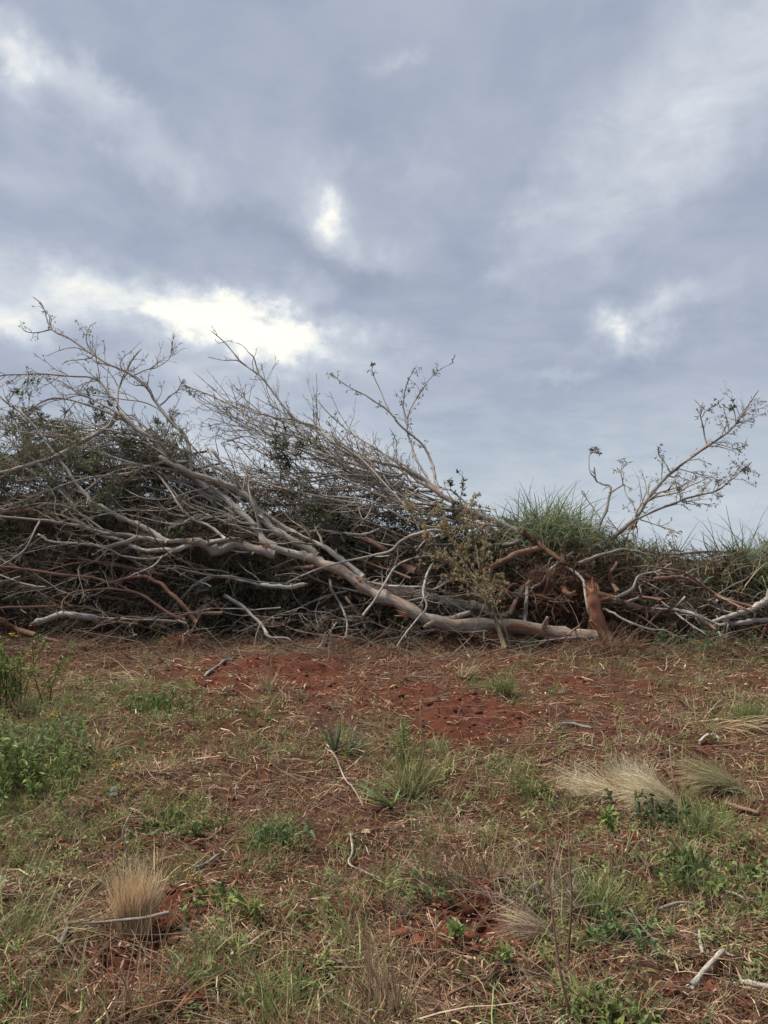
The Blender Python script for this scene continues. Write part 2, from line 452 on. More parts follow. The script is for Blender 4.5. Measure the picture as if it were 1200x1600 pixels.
ys = [1.4]
while ys[-1] < 11.6: ys.append(ys[-1] + .0055 * ys[-1] + .006)
gy = axis(-900, 1800, ys, 0); gx = axis(-1500, 1500, np.arange(-5.6, 5.6, .030), 0)
X, Y = np.meshgrid(gx, gy)
Z = ground_z(X, Y)
nx, ny = len(gx), len(gy)
ii = (np.arange(ny - 1)[:, None] * nx + np.arange(nx - 1)[None, :])
Q = np.stack([ii, ii + 1, ii + nx + 1, ii + nx], -1).reshape(-1, 4)
me = mk_mesh('ground', np.stack([X, Y, Z], -1), Q, attrs={'bare': bare_at(X, Y), 'green': np.clip(wmask(GREEN, X, Y) + np.clip((Y - 15) / 4, 0, 1.6), 0, 1.6)})
m, b, p, out = mat('litter_soil')
oc = b.n('ShaderNodeTexCoord').outputs['Object']
bare_n = b.n('ShaderNodeAttribute', attribute_name='bare').outputs['Fac']; green_n = b.n('ShaderNodeAttribute', attribute_name='green').outputs['Fac']
n1 = b.noise(oc, 3.2, 6, .6).outputs['Fac']; n2 = b.noise(oc, 26, 6, .7).outputs['Fac']; n3 = b.noise(oc, 90, 4, .7).outputs['Fac']
soil = b.mix(b.ramp(n1, .35, .65), (.138, .049, .030), (.088, .031, .020))
soil = b.mix(b.m('MULTIPLY', b.ramp(n2, .5, .75), .6), soil, (.19, .075, .046))
lit = b.mix(b.ramp(n2, .36, .66), (.046, .021, .014), (.145, .070, .043))
lit = b.mix(b.m('MULTIPLY', b.ramp(n3, .58, .70), .7), lit, (.30, .20, .13))
lit = b.mix(b.m('MULTIPLY', b.ramp(n1, .45, .62), .45), lit, (.12, .052, .033))
lit = b.mix(b.m('MULTIPLY', green_n, b.ramp(n2, .4, .7, .1, .55)), lit, (.055, .07, .026))
c = b.mix(b.ramp(b.m('ADD', bare_n, b.m('MULTIPLY', b.m('SUBTRACT', n2, .5), .9)), .3, .7), lit, soil)
b.put(p.inputs['Base Color'], c); p.inputs['Roughness'].default_value = .95; p.inputs['Specular IOR Level'].default_value = .08
bp = b.n('ShaderNodeBump'); bp.inputs['Strength'].default_value = .9; bp.inputs['Distance'].default_value = .03
b.put(bp.inputs['Height'], b.m('ADD', n2, b.m('MULTIPLY', n3, .45))); m.node_tree.links.new(bp.outputs[0], p.inputs['Normal'])
obj('ground', me, m, kind='structure')
SOIL = m


def on_ground(px, py):
    d = gdepth(py); x = (px - 600) / F * d
    return np.array([x, d, float(ground_z(np.array([x]), np.array([d]))[0])])


# ------------------------------------------------------------------ the heap: shape helpers
PROF_X = [-400, -100, 0, 100, 200, 300, 400, 500, 600, 700, 760, 830, 900, 1000, 1100, 1200, 1300, 1700]
PROF_Y = [735, 705, 695, 692, 698, 715, 742, 762, 784, 802, 826, 846, 860, 862, 864, 872, 882, 920]


def hprof(px): return np.interp(px, PROF_X, PROF_Y)


def hdepth(py): return 10.15 + (1000 - py) * .0062


# earth core added inside the heap to block light and keep its gaps dark
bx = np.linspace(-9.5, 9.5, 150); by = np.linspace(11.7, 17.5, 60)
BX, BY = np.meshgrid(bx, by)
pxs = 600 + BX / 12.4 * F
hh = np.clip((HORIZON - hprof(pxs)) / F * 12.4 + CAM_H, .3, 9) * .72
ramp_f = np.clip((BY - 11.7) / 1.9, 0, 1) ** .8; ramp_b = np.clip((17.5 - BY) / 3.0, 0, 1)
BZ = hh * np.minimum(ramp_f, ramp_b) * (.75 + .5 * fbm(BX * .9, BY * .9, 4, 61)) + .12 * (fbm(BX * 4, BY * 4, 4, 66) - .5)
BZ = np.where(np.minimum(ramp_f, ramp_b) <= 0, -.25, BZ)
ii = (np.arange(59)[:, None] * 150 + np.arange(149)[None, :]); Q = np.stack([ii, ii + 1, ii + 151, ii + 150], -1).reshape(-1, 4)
m, b, p, out = mat('dark_earth')  # plain dark brown earth, used on the root mass too
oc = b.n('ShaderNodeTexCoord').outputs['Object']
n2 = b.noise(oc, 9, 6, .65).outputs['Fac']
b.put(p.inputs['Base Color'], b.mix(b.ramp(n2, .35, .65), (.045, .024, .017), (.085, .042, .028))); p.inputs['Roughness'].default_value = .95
obj('earth_occluder', mk_mesh('earth_occluder', np.stack([BX, BY, BZ], -1), Q), m, kind='structure')

# ------------------------------------------------------------------ traced limbs
LINES = {}


def smooth_line(pts, per=5):
    p = np.asarray(pts, float); n = len(p)
    if n == 2: p = np.array([p[0], (p[0] * 2 + p[1]) / 3, (p[0] + p[1] * 2) / 3, p[1]]); n = 4
    e = np.vstack([2 * p[0] - p[1], p, 2 * p[-1] - p[-2]])
    out_ = []
    for i in range(n - 1):
        a, b_, c_, d_ = e[i:i + 4]
        for k in range(per):
            t = k / per
            out_.append(.5 * ((2 * b_) + (-a + c_) * t + (2 * a - 5 * b_ + 4 * c_ - d_) * t * t + (-a + 3 * b_ - 3 * c_ + d_) * t ** 3))
    out_.append(p[-1])
    return np.array(out_)


def trace(key, pix, w0, w1, off=0.0, parent=None, wander=.16):
    """pixel line + real depth -> 3-D centre line and radii; a limb starts at the depth of the limb that carries it"""
    rng = np.random.default_rng(abs(hash(key)) % 1000 if isinstance(key, int) else sum(map(ord, key)) * 7 + len(pix))
    sp = smooth_line(pix); n = len(sp); s = np.linspace(0, 1, n)
    dep = hdepth(sp[:, 1])
    o = np.full(n, off) + wander * np.sin(s * rng.uniform(3, 7) + rng.uniform(0, 6)) * np.minimum(s * 3, 1)
    if parent is not None:
        pp, p3, _ = LINES[parent]
        j = np.argmin(((pp - sp[0]) ** 2).sum(1)); o = (p3[j, 1] - dep[0]) * (1 - s ** .6) + o * s ** .6
    dep = dep + o
    wd = w0 + (w1 - w0) * s ** .85
    for i in range(n):
        g = gdepth(sp[i, 1] + wd[i] * .4) if sp[i, 1] > HORIZON + 8 else 1e6
        dep[i] = min(dep[i], g)
    P = np.array([at(sp[i, 0], sp[i, 1], dep[i]) for i in range(n)])
    R = wd / 2 / F * dep
    kn = np.arange(0, n + 3, 3); kk = np.stack([np.interp(np.arange(n), kn, rng.normal(0, 1, len(kn))) for _ in range(3)], 1)
    P += kk * (R * .17 + .005)[:, None] * np.minimum(s * 6, 1)[:, None] + rng.normal(0, 1, P.shape) * (R * .06)[:, None]
    LINES[key] = (sp, P, R)
    return P, R


def limb_mesh(name, P, R, sides=8, org=np.zeros(3), caps=True, rough=.05):
    """a bark tube with knots, broken side stubs and bark coordinates that run along it"""
    rng = np.random.default_rng(len(P) + 3 + int(abs(P[0, 0]) * 100))
    R = R * (1 + .07 * np.sin(np.arange(len(R)) * 1.7 + rng.uniform(0, 6)) + rng.normal(0, .05, len(R)))
    for k in rng.integers(1, max(len(R) - 1, 2), max(1, len(R) // 9)): R[k] *= rng.uniform(1.12, 1.3)
    Q0 = P - org
    V, Q = tubes(Q0[None], R[None], sides, caps, rough, rng)
    ln = np.r_[0, np.cumsum(np.linalg.norm(np.diff(P, axis=0), axis=1))]; a = np.arange(sides) * 2 * PI / sides; sd_ = rng.uniform(0, 50)
    LC = np.stack([np.cos(a)[None] * R[:, None] * 1.6, np.sin(a)[None] * R[:, None] * 1.6, np.repeat((ln * .30 + sd_)[:, None], sides, 1)], -1).reshape(-1, 3)
    if sides >= 8 and R.max() > .03:
        ns = int(3 + ln[-1] * 1.6); k = rng.integers(1, len(P) - 1, ns); T = norm(P[k + 1] - P[k - 1]); pr = norm(np.cross(T, rng.normal(0, 1, (ns, 3))))
        d = norm(pr + T * rng.uniform(-.1, .9, (ns, 1))); L = R[k] * rng.uniform(1.3, 3.2, ns) + .02
        PS = Q0[k][:, None] + d[:, None] * (L[:, None] * np.linspace(.2, 1, 4)[None])[..., None]
        RS = R[k][:, None] * rng.uniform(.16, .36, ns)[:, None] * np.array([1.5, 1, .85, .6])[None]
        v2, q2 = tubes(PS, RS, 6, True, .12, rng)
        l2 = np.repeat(LC[k * sides], 24, 0) + rng.normal(0, .004, (ns * 24, 3))
        V, Q, _ = join([(V, Q, None), (v2, q2, None)]); LC = np.concatenate([LC, l2])
    me = mk_mesh(name, V, Q)
    at_ = me.attributes.new('bark', 'FLOAT_VECTOR', 'POINT'); at_.data.foreach_set('vector', LC.astype(np.float32).ravel())
    return me


def shoots(P, R, spec, rng):
    """spec: dict(n1, l1, n2, l2, n3, l3, up, leaf, cols) -> twig V,Q and leaf V,Q,C"""
    n1 = spec.get('n1', 8); up = spec.get('up', .15); trop = spec.get('trop', (0, 0, .0))
    a = spec.get('ang', (.35, 1.0)); wob = spec.get('wob', .19); tmin = spec.get('tmin', .25)
    lv = []
    k = np.linspace(0, len(P) - 1, min(len(P), 16)).astype(int)
    PP, RR = P[k][None], R[k][None]
    P1, R1 = grow(PP, RR, n1, spec.get('l1', .3), a, up, 8, wob, tmin, spec.get('tmax', .99), trop, rng, spec.get('rm', .0068))
    lv.append((P1, R1, 4)); last = (P1, R1)
    if spec.get('n2', 3):
        P2, R2 = grow(P1, R1, spec.get('n2', 3), spec.get('l2', .5), a, up * .6, 6, wob * 1.15, .2, .98, trop, rng, spec.get('rm', .0068) * .68)
        lv.append((P2, R2, 3)); last = (P2, R2)
        if spec.get('n3', 2):
            P3, R3 = grow(P2, R2, spec.get('n3', 2), spec.get('l3', .5), a, up * .4, 5, wob * 1.2, .2, .98, trop, rng, spec.get('rm', .0068) * .5)
            lv.append((P3, R3, 3)); last = (P3, R3)
    tv = join([(*tubes(p_, r_, s_, rng=rng), None) for p_, r_, s_ in lv])
    lf = None
    if spec.get('leaf'):
        la = (spec['leaf'], spec.get('ll', .075), spec.get('lw', .018), spec.get('cols', OLIVE), .4, rng)
        lf = join([leaves_on(p_, r_, *la, hang=spec.get('hang', .6)) for p_, r_, _ in lv[:]]) if spec.get('all') else leaves_on(*last, spec['leaf'], spec.get('ll', .075), spec.get('lw', .018), spec.get('cols', OLIVE), .4, rng, hang=spec.get('hang', .6))
    return tv, lf


def add_limb(part, P, R, bark, parent, spec=None, twigm=None, sides=8, seed=1, label=None, cat=None):
    org = root_off(parent)
    o = obj(part, limb_mesh(part, P, R, sides, org), bark, parent, label=label)
    if spec:
        rng = np.random.default_rng(seed)
        tv, lf = shoots(P, R, spec, rng)
        obj('twigs', mk_mesh('twigs', tv[0] - org, tv[1]), twigm or TWIG, o, kind='stuff')
        if lf is not None and len(lf[0]):
            obj('leaves', mk_mesh('leaves', lf[0] - org, lf[1], lf[2]), LEAF, o, kind='stuff')
    return o


def torn(parent, px, py, depth, size=.12, dirv=(-.6, -.2, .5), n=16, seed=3):
    """splintered fresh wood where a limb has been ripped"""
    rng = np.random.default_rng(seed); org = root_off(parent)
    sp_, p3_, r3_ = LINES[depth]; j_ = np.argmin(((sp_ - np.array([px, py])) ** 2).sum(1))
    c = p3_[j_] + np.array([(px - sp_[j_, 0]) / F * 10.5, -r3_[j_] * .8, -(py - sp_[j_, 1]) / F * 10.5]) - org
    b_ = c + rng.normal(0, size * .22, (n, 3)); d = norm(np.array(dirv) + rng.normal(0, .22, (n, 3)))
    L = size * rng.uniform(.4, 1.2, n)
    P = b_[:, None] + d[:, None] * (L[:, None] * np.linspace(-.3, 1, 4)[None])[..., None]
    R = size * rng.uniform(.05, .13, n)[:, None] * np.array([1, 1, .7, .12])[None]
    obj('torn_wood', mk_mesh('torn_wood', *tubes(P, R, 4, rng=rng), smooth=False), WOOD, parent, label='fresh orange splintered wood')


def tree(name, label, cat, base, limbs, bark, twigm=None, group=None):
    t = empty(name, label, cat, base, group)
    for i, L in enumerate(limbs):
        part, key, pix, w0, w1, off, par, spec = L[:8]
        bk = L[8] if len(L) > 8 else bark
        P, R = trace(key, pix, w0, w1, off, par)
        add_limb(part, P, R, bk, t, spec, twigm, 12 if w0 > 14 else 8 if w0 > 5 else 6, seed=sum(map(ord, key)) + i)
    return t


def S(**k): return k


BARE_T = S(n1=13, l1=.4, n2=4, l2=.55, n3=3, l3=.5, up=.12)
FEW = S(n1=8, l1=.4, n2=3, l2=.55, n3=2, l3=.5, up=.12)

# --- the long felled tree
fanA = []
rf = np.random.default_rng(31)
for i in range(36):
    t_ = rf.uniform(0, 1); bx_, by_ = np.interp(t_, [0, .5, 1], [420, 320, 205]) + rf.normal(0, 10), np.interp(t_, [0, .5, 1], [845, 756, 668]) + rf.normal(0, 14)
    ex = bx_ - rf.uniform(90, 330); ey = by_ - rf.uniform(-20, 150) if t_ < .5 else by_ - rf.uniform(-70, 75); ey = max(ey, np.interp(ex, [-100, 60, 200, 330], [600, 590, 575, 610]))
    mx_, my_ = (bx_ + ex) / 2 + rf.normal(0, 22), (by_ + ey) / 2 + rf.normal(-22, 26)
    fanA.append(('branch', 'AF%d' % i, [(bx_, by_), ((bx_ + mx_) / 2, (by_ + my_) / 2 + rf.normal(0, 9)), (mx_, my_), ((mx_ + ex) / 2, (my_ + ey) / 2 + rf.normal(0, 10)), (ex, ey)], rf.uniform(2.2, 5), 1.3, rf.uniform(-.5, .5), 'A1',
                S(n1=int(rf.integers(7, 12)), l1=.34, n2=4, l2=.55, n3=2, l3=.5, up=.1, tmin=.25, leaf=1 if i % 3 == 0 else 0, cols=OLIVE, ll=.055)))
tA = tree('felled_tree', 'long grey felled tree, its thick trunk on the ground by the reddish stump', 'tree', at(945, 1000, 10.2), [
    ('trunk', 'A', [(935, 996), (880, 992), (800, 979), (730, 977), (690, 974), (640, 954), (590, 925), (540, 897), (500, 876), (470, 868)], 25, 16, -.25, None, None, TRUNK),
    ('limb', 'A1', [(480, 871), (440, 860), (415, 847), (395, 818), (360, 786), (320, 756), (285, 735), (255, 714), (240, 690), (213, 671), (187, 643)], 13, 7, -.3, 'A', FEW, BARK_PALE),
    ('limb', 'A2', [(497, 868), (467, 849), (433, 829), (410, 806), (393, 786), (372, 768), (350, 757), (315, 744), (277, 728), (250, 713)], 12, 8, -.25, 'A', S(n1=8, l1=.35, n2=4, l2=.5, n3=2, l3=.5, up=.15), BARK_PALE),
    ('limb', 'A3', [(568, 902), (533, 874), (500, 853), (467, 837), (440, 822), (400, 790), (360, 745), (330, 700)], 9, 4, .1, 'A', BARE_T, BARK_PALE),
    ('limb', 'A4', [(187, 643), (182, 627), (186, 605), (193, 590), (203, 567), (222, 545)], 4.6, 1.6, .1, 'A1', S(n1=9, l1=.5, n2=3, l2=.55, n3=2, up=.35)),
    ('limb', 'A5', [(187, 645), (173, 618), (157, 597), (150, 583)], 4.2, 2.4, .2, 'A1', FEW),
    ('limb', 'A6', [(300, 745), (293, 692), (270, 662), (247, 634), (233, 610), (200, 583), (170, 569), (143, 553), (110, 530), (80, 514), (67, 480), (52, 465)], 6.2, 1.5, .0, 'A1', S(n1=24, l1=.16, n2=3, l2=.5, n3=2, l3=.45, up=.3, tmin=.3, leaf=1, cols=GREYGREEN, ll=.055, hang=.9, rm=.005)),
    ('limb', 'A7', [(80, 515), (60, 520), (40, 518), (30, 505)], 2.2, 1, .0, 'A6', S(n1=4, l1=.5, n2=2, n3=0, leaf=2, cols=GREYGREEN, ll=.07)),
    ('limb', 'A8', [(182, 645), (167, 670), (133, 688), (83, 714), (27, 731), (-30, 745)], 7.5, 5, -.15, 'A1', FEW),
    ('limb', 'A9', [(183, 636), (173, 618), (150, 593), (110, 588), (73, 584), (30, 585), (-20, 590)], 4, 2, .15, 'A1', S(n1=20, l1=.3, n2=4, l2=.5, n3=2, up=-.1, leaf=1, cols=GREYGREEN, ll=.06)),
    ('limb', 'A10', [(213, 671), (180, 644), (150, 628), (123, 614), (95, 597), (70, 588)], 4.4, 1.6, .05, 'A1', FEW),
    ('limb', 'A11', [(247, 636), (262, 622), (277, 610), (285, 596)], 3, 1.4, .05, 'A6', FEW),
    ('limb', 'A12', [(205, 588), (225, 580), (247, 573), (264, 560), (270, 538)], 2.6, 1, .1, 'A6', S(n1=10, l1=.6, n2=3, l2=.6, n3=1, up=.35)),
    ('limb', 'A13', [(147, 555), (137, 560), (105, 565), (97, 570)], 2.2, 1, .0, 'A6', S(n1=3, l1=.4, n2=0)),
    ('limb', 'A14', [(141, 551), (118, 543), (95, 547), (72, 557)], 2.2, 1, -.05, 'A6', S(n1=3, l1=.4, n2=0)),
    ('limb', 'A15', [(143, 553), (136, 535), (138, 515), (150, 503)], 2.4, 1, .0, 'A6', S(n1=5, l1=.5, n2=3, l2=.5, n3=0, leaf=2, cols=GREYGREEN, ll=.06, rm=.004)),
    ('limb', 'A16', [(640, 950), (655, 965), (690, 968), (735, 958)], 11, 8, .12, 'A', None),
] + fanA, BARK_PALE)
torn(tA, 415, 851, 'A1', .15, (.5, -.1, -.62), 22, 3)
torn(tA, 560, 906, 'A', .14, (.8, -.05, -.42), 14, 4)
torn(tA, 632, 960, 'A', .11, (-.8, -.1, .4), 9, 5)

# --- the tree lying to the left, forking in many pale limbs
tB = tree('felled_tree', 'pale forking fallen tree spreading left from behind the long trunk', 'tree', at(410, 858, 11.05), [
    ('trunk', 'B', [(430, 866), (400, 859), (367, 853), (340, 862), (315, 852), (297, 847)], 15, 13, -.15, None, None),
    ('limb', 'B1', [(297, 845), (260, 846), (227, 840), (200, 835), (160, 835), (127, 823), (93, 817), (63, 812), (17, 808), (-30, 800)], 8, 3, -0.50, 'B', BARE_T),
    ('limb', 'B2', [(299, 850), (275, 860), (247, 862), (213, 858), (190, 845), (150, 832), (120, 810), (100, 795)], 9, 3, -0.35, 'B', BARE_T),
    ('limb', 'B3', [(318, 852), (340, 846), (367, 843)], 9, 7, -0.40, 'B', None, BARK_PALE),
    ('limb', 'B4', [(262, 847), (247, 838), (220, 823), (187, 807), (150, 789), (130, 769), (113, 748), (100, 727), (77, 700), (55, 668), (35, 645), (18, 634), (0, 620)], 9, 2.5, -0.30, 'B1', S(n1=12, l1=.2, n2=4, l2=.5, n3=2, up=.12, leaf=1, all=1, cols=OLIVE, ll=.06)),
    ('limb', 'B5', [(270, 861), (250, 872), (220, 874), (190, 868), (167, 858), (140, 848)], 4.5, 2, -0.60, 'B2', FEW),
    ('limb', 'B6', [(352, 842), (330, 824), (300, 810), (283, 793), (270, 773), (247, 743), (233, 730), (213, 700)], 5, 2.2, -0.15, 'B3', FEW),
    ('limb', 'B7', [(215, 838), (190, 850), (160, 855), (130, 850), (80, 845), (60, 835)], 7, 3, -0.40, 'B1', FEW),
    ('limb', 'B8', [(63, 812), (53, 833), (37, 860), (15, 876), (-8, 890)], 3.5, 2, -0.60, 'B1', FEW),
    ('limb', 'B9', [(187, 840), (160, 826), (120, 800), (90, 788), (50, 788), (0, 800)], 4, 2, -0.30, 'B1', BARE_T),
    ('limb', 'B10', [(150, 789), (120, 790), (95, 770), (80, 765), (40, 780), (0, 792)], 3, 1.5, -0.40, 'B4', BARE_T),
    ('limb', 'B11', [(255, 868), (238, 885), (215, 895), (195, 905)], 3, 1.5, -0.65, 'B5', FEW),
    ('limb', 'B12', [(130, 770), (160, 745), (200, 732), (235, 728)], 3.2, 2, -0.40, 'B4', FEW),
    ('limb', 'B13', [(115, 750), (90, 735), (60, 705), (40, 690)], 3, 1.5, -0.40, 'B4', FEW),
], BARK_PALE)
torn(tA, 930, 995, 'A', .07, (.9, -.1, .25), 14, 6)
torn(tB, 297, 848, 'B', .13, (-.5, -.3, .3), 12, 7)

# --- the tree lying highest, its long whips combed to the left against the sky
fan = []
rf = np.random.default_rng(12)
for i in range(46):
    s0 = rf.uniform(.0, 1); bx_, by_ = 800 - 200 * s0 + rf.normal(0, 10), 832 - 88 * s0 + rf.normal(0, 9)
    ex = rf.uniform(285, 560); ey = np.interp(ex, [285, 400, 560], [632, 680, 730]) + rf.uniform(-60, 90)
    mx_, my_ = (bx_ + ex) / 2 + rf.normal(0, 15), (by_ + ey) / 2 + rf.uniform(-22, 34)
    q1x, q1y = (bx_ + mx_) / 2, (by_ + my_) / 2 + rf.normal(8, 14); q2x, q2y = (mx_ + ex) / 2 + rf.normal(0, 12), (my_ + ey) / 2 + rf.normal(8, 17)
    par = 'L'
    fan.append(('branch', 'LF%d' % i, [(bx_, by_), (q1x, q1y), (mx_, my_), (q2x, q2y), (ex, ey)], rf.uniform(2.3, 4.8), 1.2, rf.uniform(-.3, 1.3), par,
                S(n1=int(rf.integers(8, 14)), l1=.36, n2=4, l2=.5, n3=2, l3=.5, up=.12, tmin=.3, leaf=1 if i % 4 == 0 else 0, all=1, cols=GREYGREEN, ll=.055)))
tL = tree('felled_tree', 'slender tree along the top of the heap, whips fanned left against the sky', 'tree', at(812, 832, 11.2), [
    ('trunk', 'L', [(830, 838), (800, 827), (767, 813), (733, 797), (700, 780), (667, 760), (640, 742)], 12, 6, .2, None, FEW),
    ('limb', 'L1', [(690, 770), (650, 741), (615, 727), (580, 719), (541, 708), (517, 689), (496, 668), (468, 657), (445, 635), (422, 608), (405, 587), (375, 565), (352, 535), (330, 516)], 7, 1.4, .1, 'L', S(n1=20, l1=.15, n2=3, l2=.55, n3=2, up=.1, tmin=.1)),
    ('limb', 'L2', [(405, 587), (400, 570), (394, 556), (382, 542), (368, 535)], 2.4, 1.2, .1, 'L1', None),
    ('limb', 'L3', [(375, 565), (362, 563), (345, 562), (326, 558)], 2.2, 1, .1, 'L1', S(n1=3, l1=.3, n2=0)),
    ('limb', 'L4', [(690, 776), (681, 752), (678, 738), (673, 717), (657, 689), (629, 668), (605, 640), (577, 622), (541, 601), (517, 584)], 6, 1.4, .2, 'L', S(n1=22, l1=.12, n2=3, l2=.55, n3=0, up=.1, leaf=1, all=1, cols=DARKL, ll=.045, hang=1.5, rm=.0042)),
    ('limb', 'L5', [(672, 752), (650, 717), (640, 690), (636, 668), (640, 640), (660, 608), (685, 580), (709, 566)], 4, 1.2, .1, 'L4', S(n1=13, l1=.2, n2=3, l2=.55, n3=0, up=.25, leaf=2, all=1, cols=DARKL, ll=.065, hang=1.2, rm=.0042)),
    ('limb', 'L6', [(636, 668), (629, 636), (633, 610), (640, 591), (650, 570)], 2.2, 1, .1, 'L5', S(n1=10, l1=.3, n2=2, l2=.55, n3=0, up=.25, leaf=2, all=1, cols=DARKL, ll=.065, hang=1.2, rm=.0042)),
    ('limb', 'L7', [(610, 645), (598, 620), (590, 601), (582, 580), (582, 566)], 2.2, 1, .2, 'L4', S(n1=5, l1=.2, n2=2, n3=0, leaf=2, cols=DARKL, ll=.075, hang=1.4)),
    ('limb', 'L8', [(655, 742), (632, 727), (590, 703), (552, 678), (517, 650), (496, 626)], 3.4, 1.2, .25, 'L1', S(n1=9, l1=.14, n2=2, n3=1, up=.1, leaf=1, cols=DARKL, ll=.05, hang=1.4)),
    ('limb', 'L9', [(500, 672), (520, 690), (560, 715), (600, 755), (640, 800), (655, 830)], 4, 3, -.3, 'L1', FEW),
    ('limb', 'L10', [(468, 657), (440, 653), (400, 645), (360, 632), (320, 615), (285, 602)], 3.2, 1.4, .2, 'L1', S(n1=14, l1=.2, n2=3, l2=.5, n3=2, up=-.15, trop=(0, 0, -.05), leaf=1, cols=GREYGREEN, ll=.06)),
] + fan, BARK_PALE)

# --- the leafy leaning branch at the right
KS = S(n1=28, l1=.29, n2=6, l2=.7, n3=0, up=.1, tmin=.25, tmax=.86, leaf=3, all=1, cols=GREYGREEN + BROWNL[:1], ll=.046, lw=.016, hang=.45, wob=.2, rm=.0042)
tK = tree('leaning_branch', 'leafy grey branch leaning to the right against the sky above the heap', 'branch', at(930, 858, 11.0), [
    ('limb', 'K', [(915, 862), (953, 843), (979, 821), (996, 806), (1013, 775), (1036, 750), (1064, 727), (1101, 699), (1129, 682), (1152, 659), (1169, 634), (1184, 610)], 8.5, 1.6, .15, None, KS),
    ('limb', 'K2', [(994, 812), (1027, 795), (1058, 785), (1092, 773), (1124, 764), (1146, 747), (1160, 733), (1174, 722)], 4.2, 1.2, -.05, 'K', KS),
    ('limb', 'K3', [(1104, 696), (1100, 675), (1095, 654), (1097, 640), (1085, 624)], 2.8, 1.2, .15, 'K', S(n1=5, l1=.4, n2=3, n3=0, leaf=2, cols=GREYGREEN, ll=.06)),
    ('limb', 'K4', [(1096, 652), (1103, 642), (1115, 634), (1132, 621)], 1.8, 1, .15, 'K3', S(n1=5, l1=.4, n2=3, n3=0, leaf=3, cols=DARKL, ll=.06)),
    ('limb', 'K5', [(1047, 738), (1038, 722), (1030, 710), (1029, 700)], 2.8, 1.4, .1, 'K', S(n1=4, l1=.5, n2=3, n3=0, leaf=2, cols=GREYGREEN, ll=.06)),
    ('limb', 'K8', [(1000, 812), (1030, 821), (1050, 828), (1064, 836)], 2.2, 1, .0, 'K2', S(n1=6, l1=.4, n2=2, n3=0, leaf=2, cols=GREYGREEN, ll=.06)),
    ('limb', 'K9', [(1112, 690), (1130, 695), (1150, 700), (1165, 695)], 2, 1, .1, 'K', S(n1=7, l1=.4, n2=3, n3=1, leaf=2, cols=GREYGREEN, ll=.06)),
    ('limb', 'K10', [(1060, 732), (1080, 738), (1110, 745), (1125, 752)], 2, 1, .1, 'K', S(n1=7, l1=.4, n2=3, n3=1, leaf=2, cols=GREYGREEN, ll=.06)),
    ('limb', 'K11', [(1150, 662), (1148, 645), (1142, 632)], 1.8, 1, .1, 'K', S(n1=6, l1=.5, n2=3, n3=0, leaf=3, cols=DARKL, ll=.06)),
], BARK)
torn(tK, 990, 822, 'K', .13, (-.4, -.2, -.5), 16, 8)
tK2 = tree('sapling', 'bent sapling with few leaves left of the leaning leafy branch', 'sapling', at(936, 850, 11.4), [
    ('stem', 'K6', [(932, 850), (937, 821), (948, 793), (953, 761), (940, 757), (931, 749), (928, 730)], 5.5, 2, .5, None, S(n1=4, l1=.2, n2=2, n3=0)),
    ('branch', 'K7', [(952, 770), (973, 757), (970, 739), (973, 722)], 2.4, 1, .5, 'K6', S(n1=8, l1=.5, n2=3, n3=0, leaf=2, cols=GREYGREEN, ll=.062)),
    ('branch', 'K12', [(975, 757), (980, 775), (990, 790), (998, 806)], 2.4, 1.4, .4, 'K7', S(n1=6, l1=.5, n2=3, n3=0, leaf=2, cols=GREYGREEN, ll=.062)),
    ('branch', 'K13', [(930, 748), (922, 735), (921, 713), (932, 705)], 2.2, 1, .5, 'K6', S(n1=6, l1=.5, n2=4, n3=0, up=.3, tmin=.75, leaf=3, cols=GREYGREEN, ll=.06)),
    ('branch', 'K14', [(940, 812), (928, 795), (915, 775), (908, 765)], 2, 1, .5, 'K6', S(n1=3, l1=.4, n2=2, n3=0)),
], BARK)

# --- right hand fallen trunks
tree('fallen_trunk', 'tan fallen trunk sloping right from behind the reddish stump', 'trunk', at(940, 935, 10.5), [
    ('trunk', 'I', [(920, 926), (959, 938), (987, 947), (1019, 955), (1044, 960), (1075, 963), (1101, 970), (1120, 985)], 14, 5, -.15, None, None, BARK_RED),
    ('limb', 'I2', [(1010, 953), (1044, 953), (1072, 957), (1090, 964), (1105, 975)], 8, 4, -.25, 'I', FEW, BARK_PALE),
    ('limb', 'I5', [(978, 941), (1002, 932), (1030, 939), (1053, 956), (1075, 973), (1104, 994)], 4.5, 2.5, -.25, 'I', FEW, BARK_PALE),
    ('limb', 'I6', [(1003, 932), (999, 919), (1004, 913)], 4, 2.5, -.3, 'I5', None, BARK_PALE),
    ('limb', 'I7', [(1050, 953), (1062, 942), (1070, 932)], 3.5, 3, -.15, 'I2', None, BARK_PALE),
    ('limb', 'I8', [(1100, 968), (1112, 978), (1125, 990), (1135, 998)], 4, 2, -.2, 'I', FEW, BARK_PALE),
], BARK)
tree('fallen_trunk', 'pale fallen trunk reaching in from the right edge of the heap', 'trunk', at(1230, 925, 10.4), [
    ('trunk', 'J', [(1240, 890), (1215, 915), (1198, 936), (1183, 949), (1163, 956), (1138, 964), (1112, 972)], 14, 6, -.2, None, None),
    ('limb', 'J2', [(1240, 962), (1200, 968), (1172, 971), (1143, 974), (1115, 978)], 10, 6, -.15, None, None),
    ('limb', 'J3', [(1139, 962), (1137, 980), (1135, 997)], 3, 2, -.1, 'J', None),
    ('limb', 'J5', [(1150, 960), (1130, 955), (1108, 945), (1090, 950)], 3.5, 1.5, -.1, 'J', FEW),
], BARK_PALE)
P, R = trace('J4', [(1070, 1021), (1101, 1012), (1123, 1005), (1143, 1000), (1172, 1008), (1186, 1001), (1194, 987), (1204, 975)], 8, 5, 0)


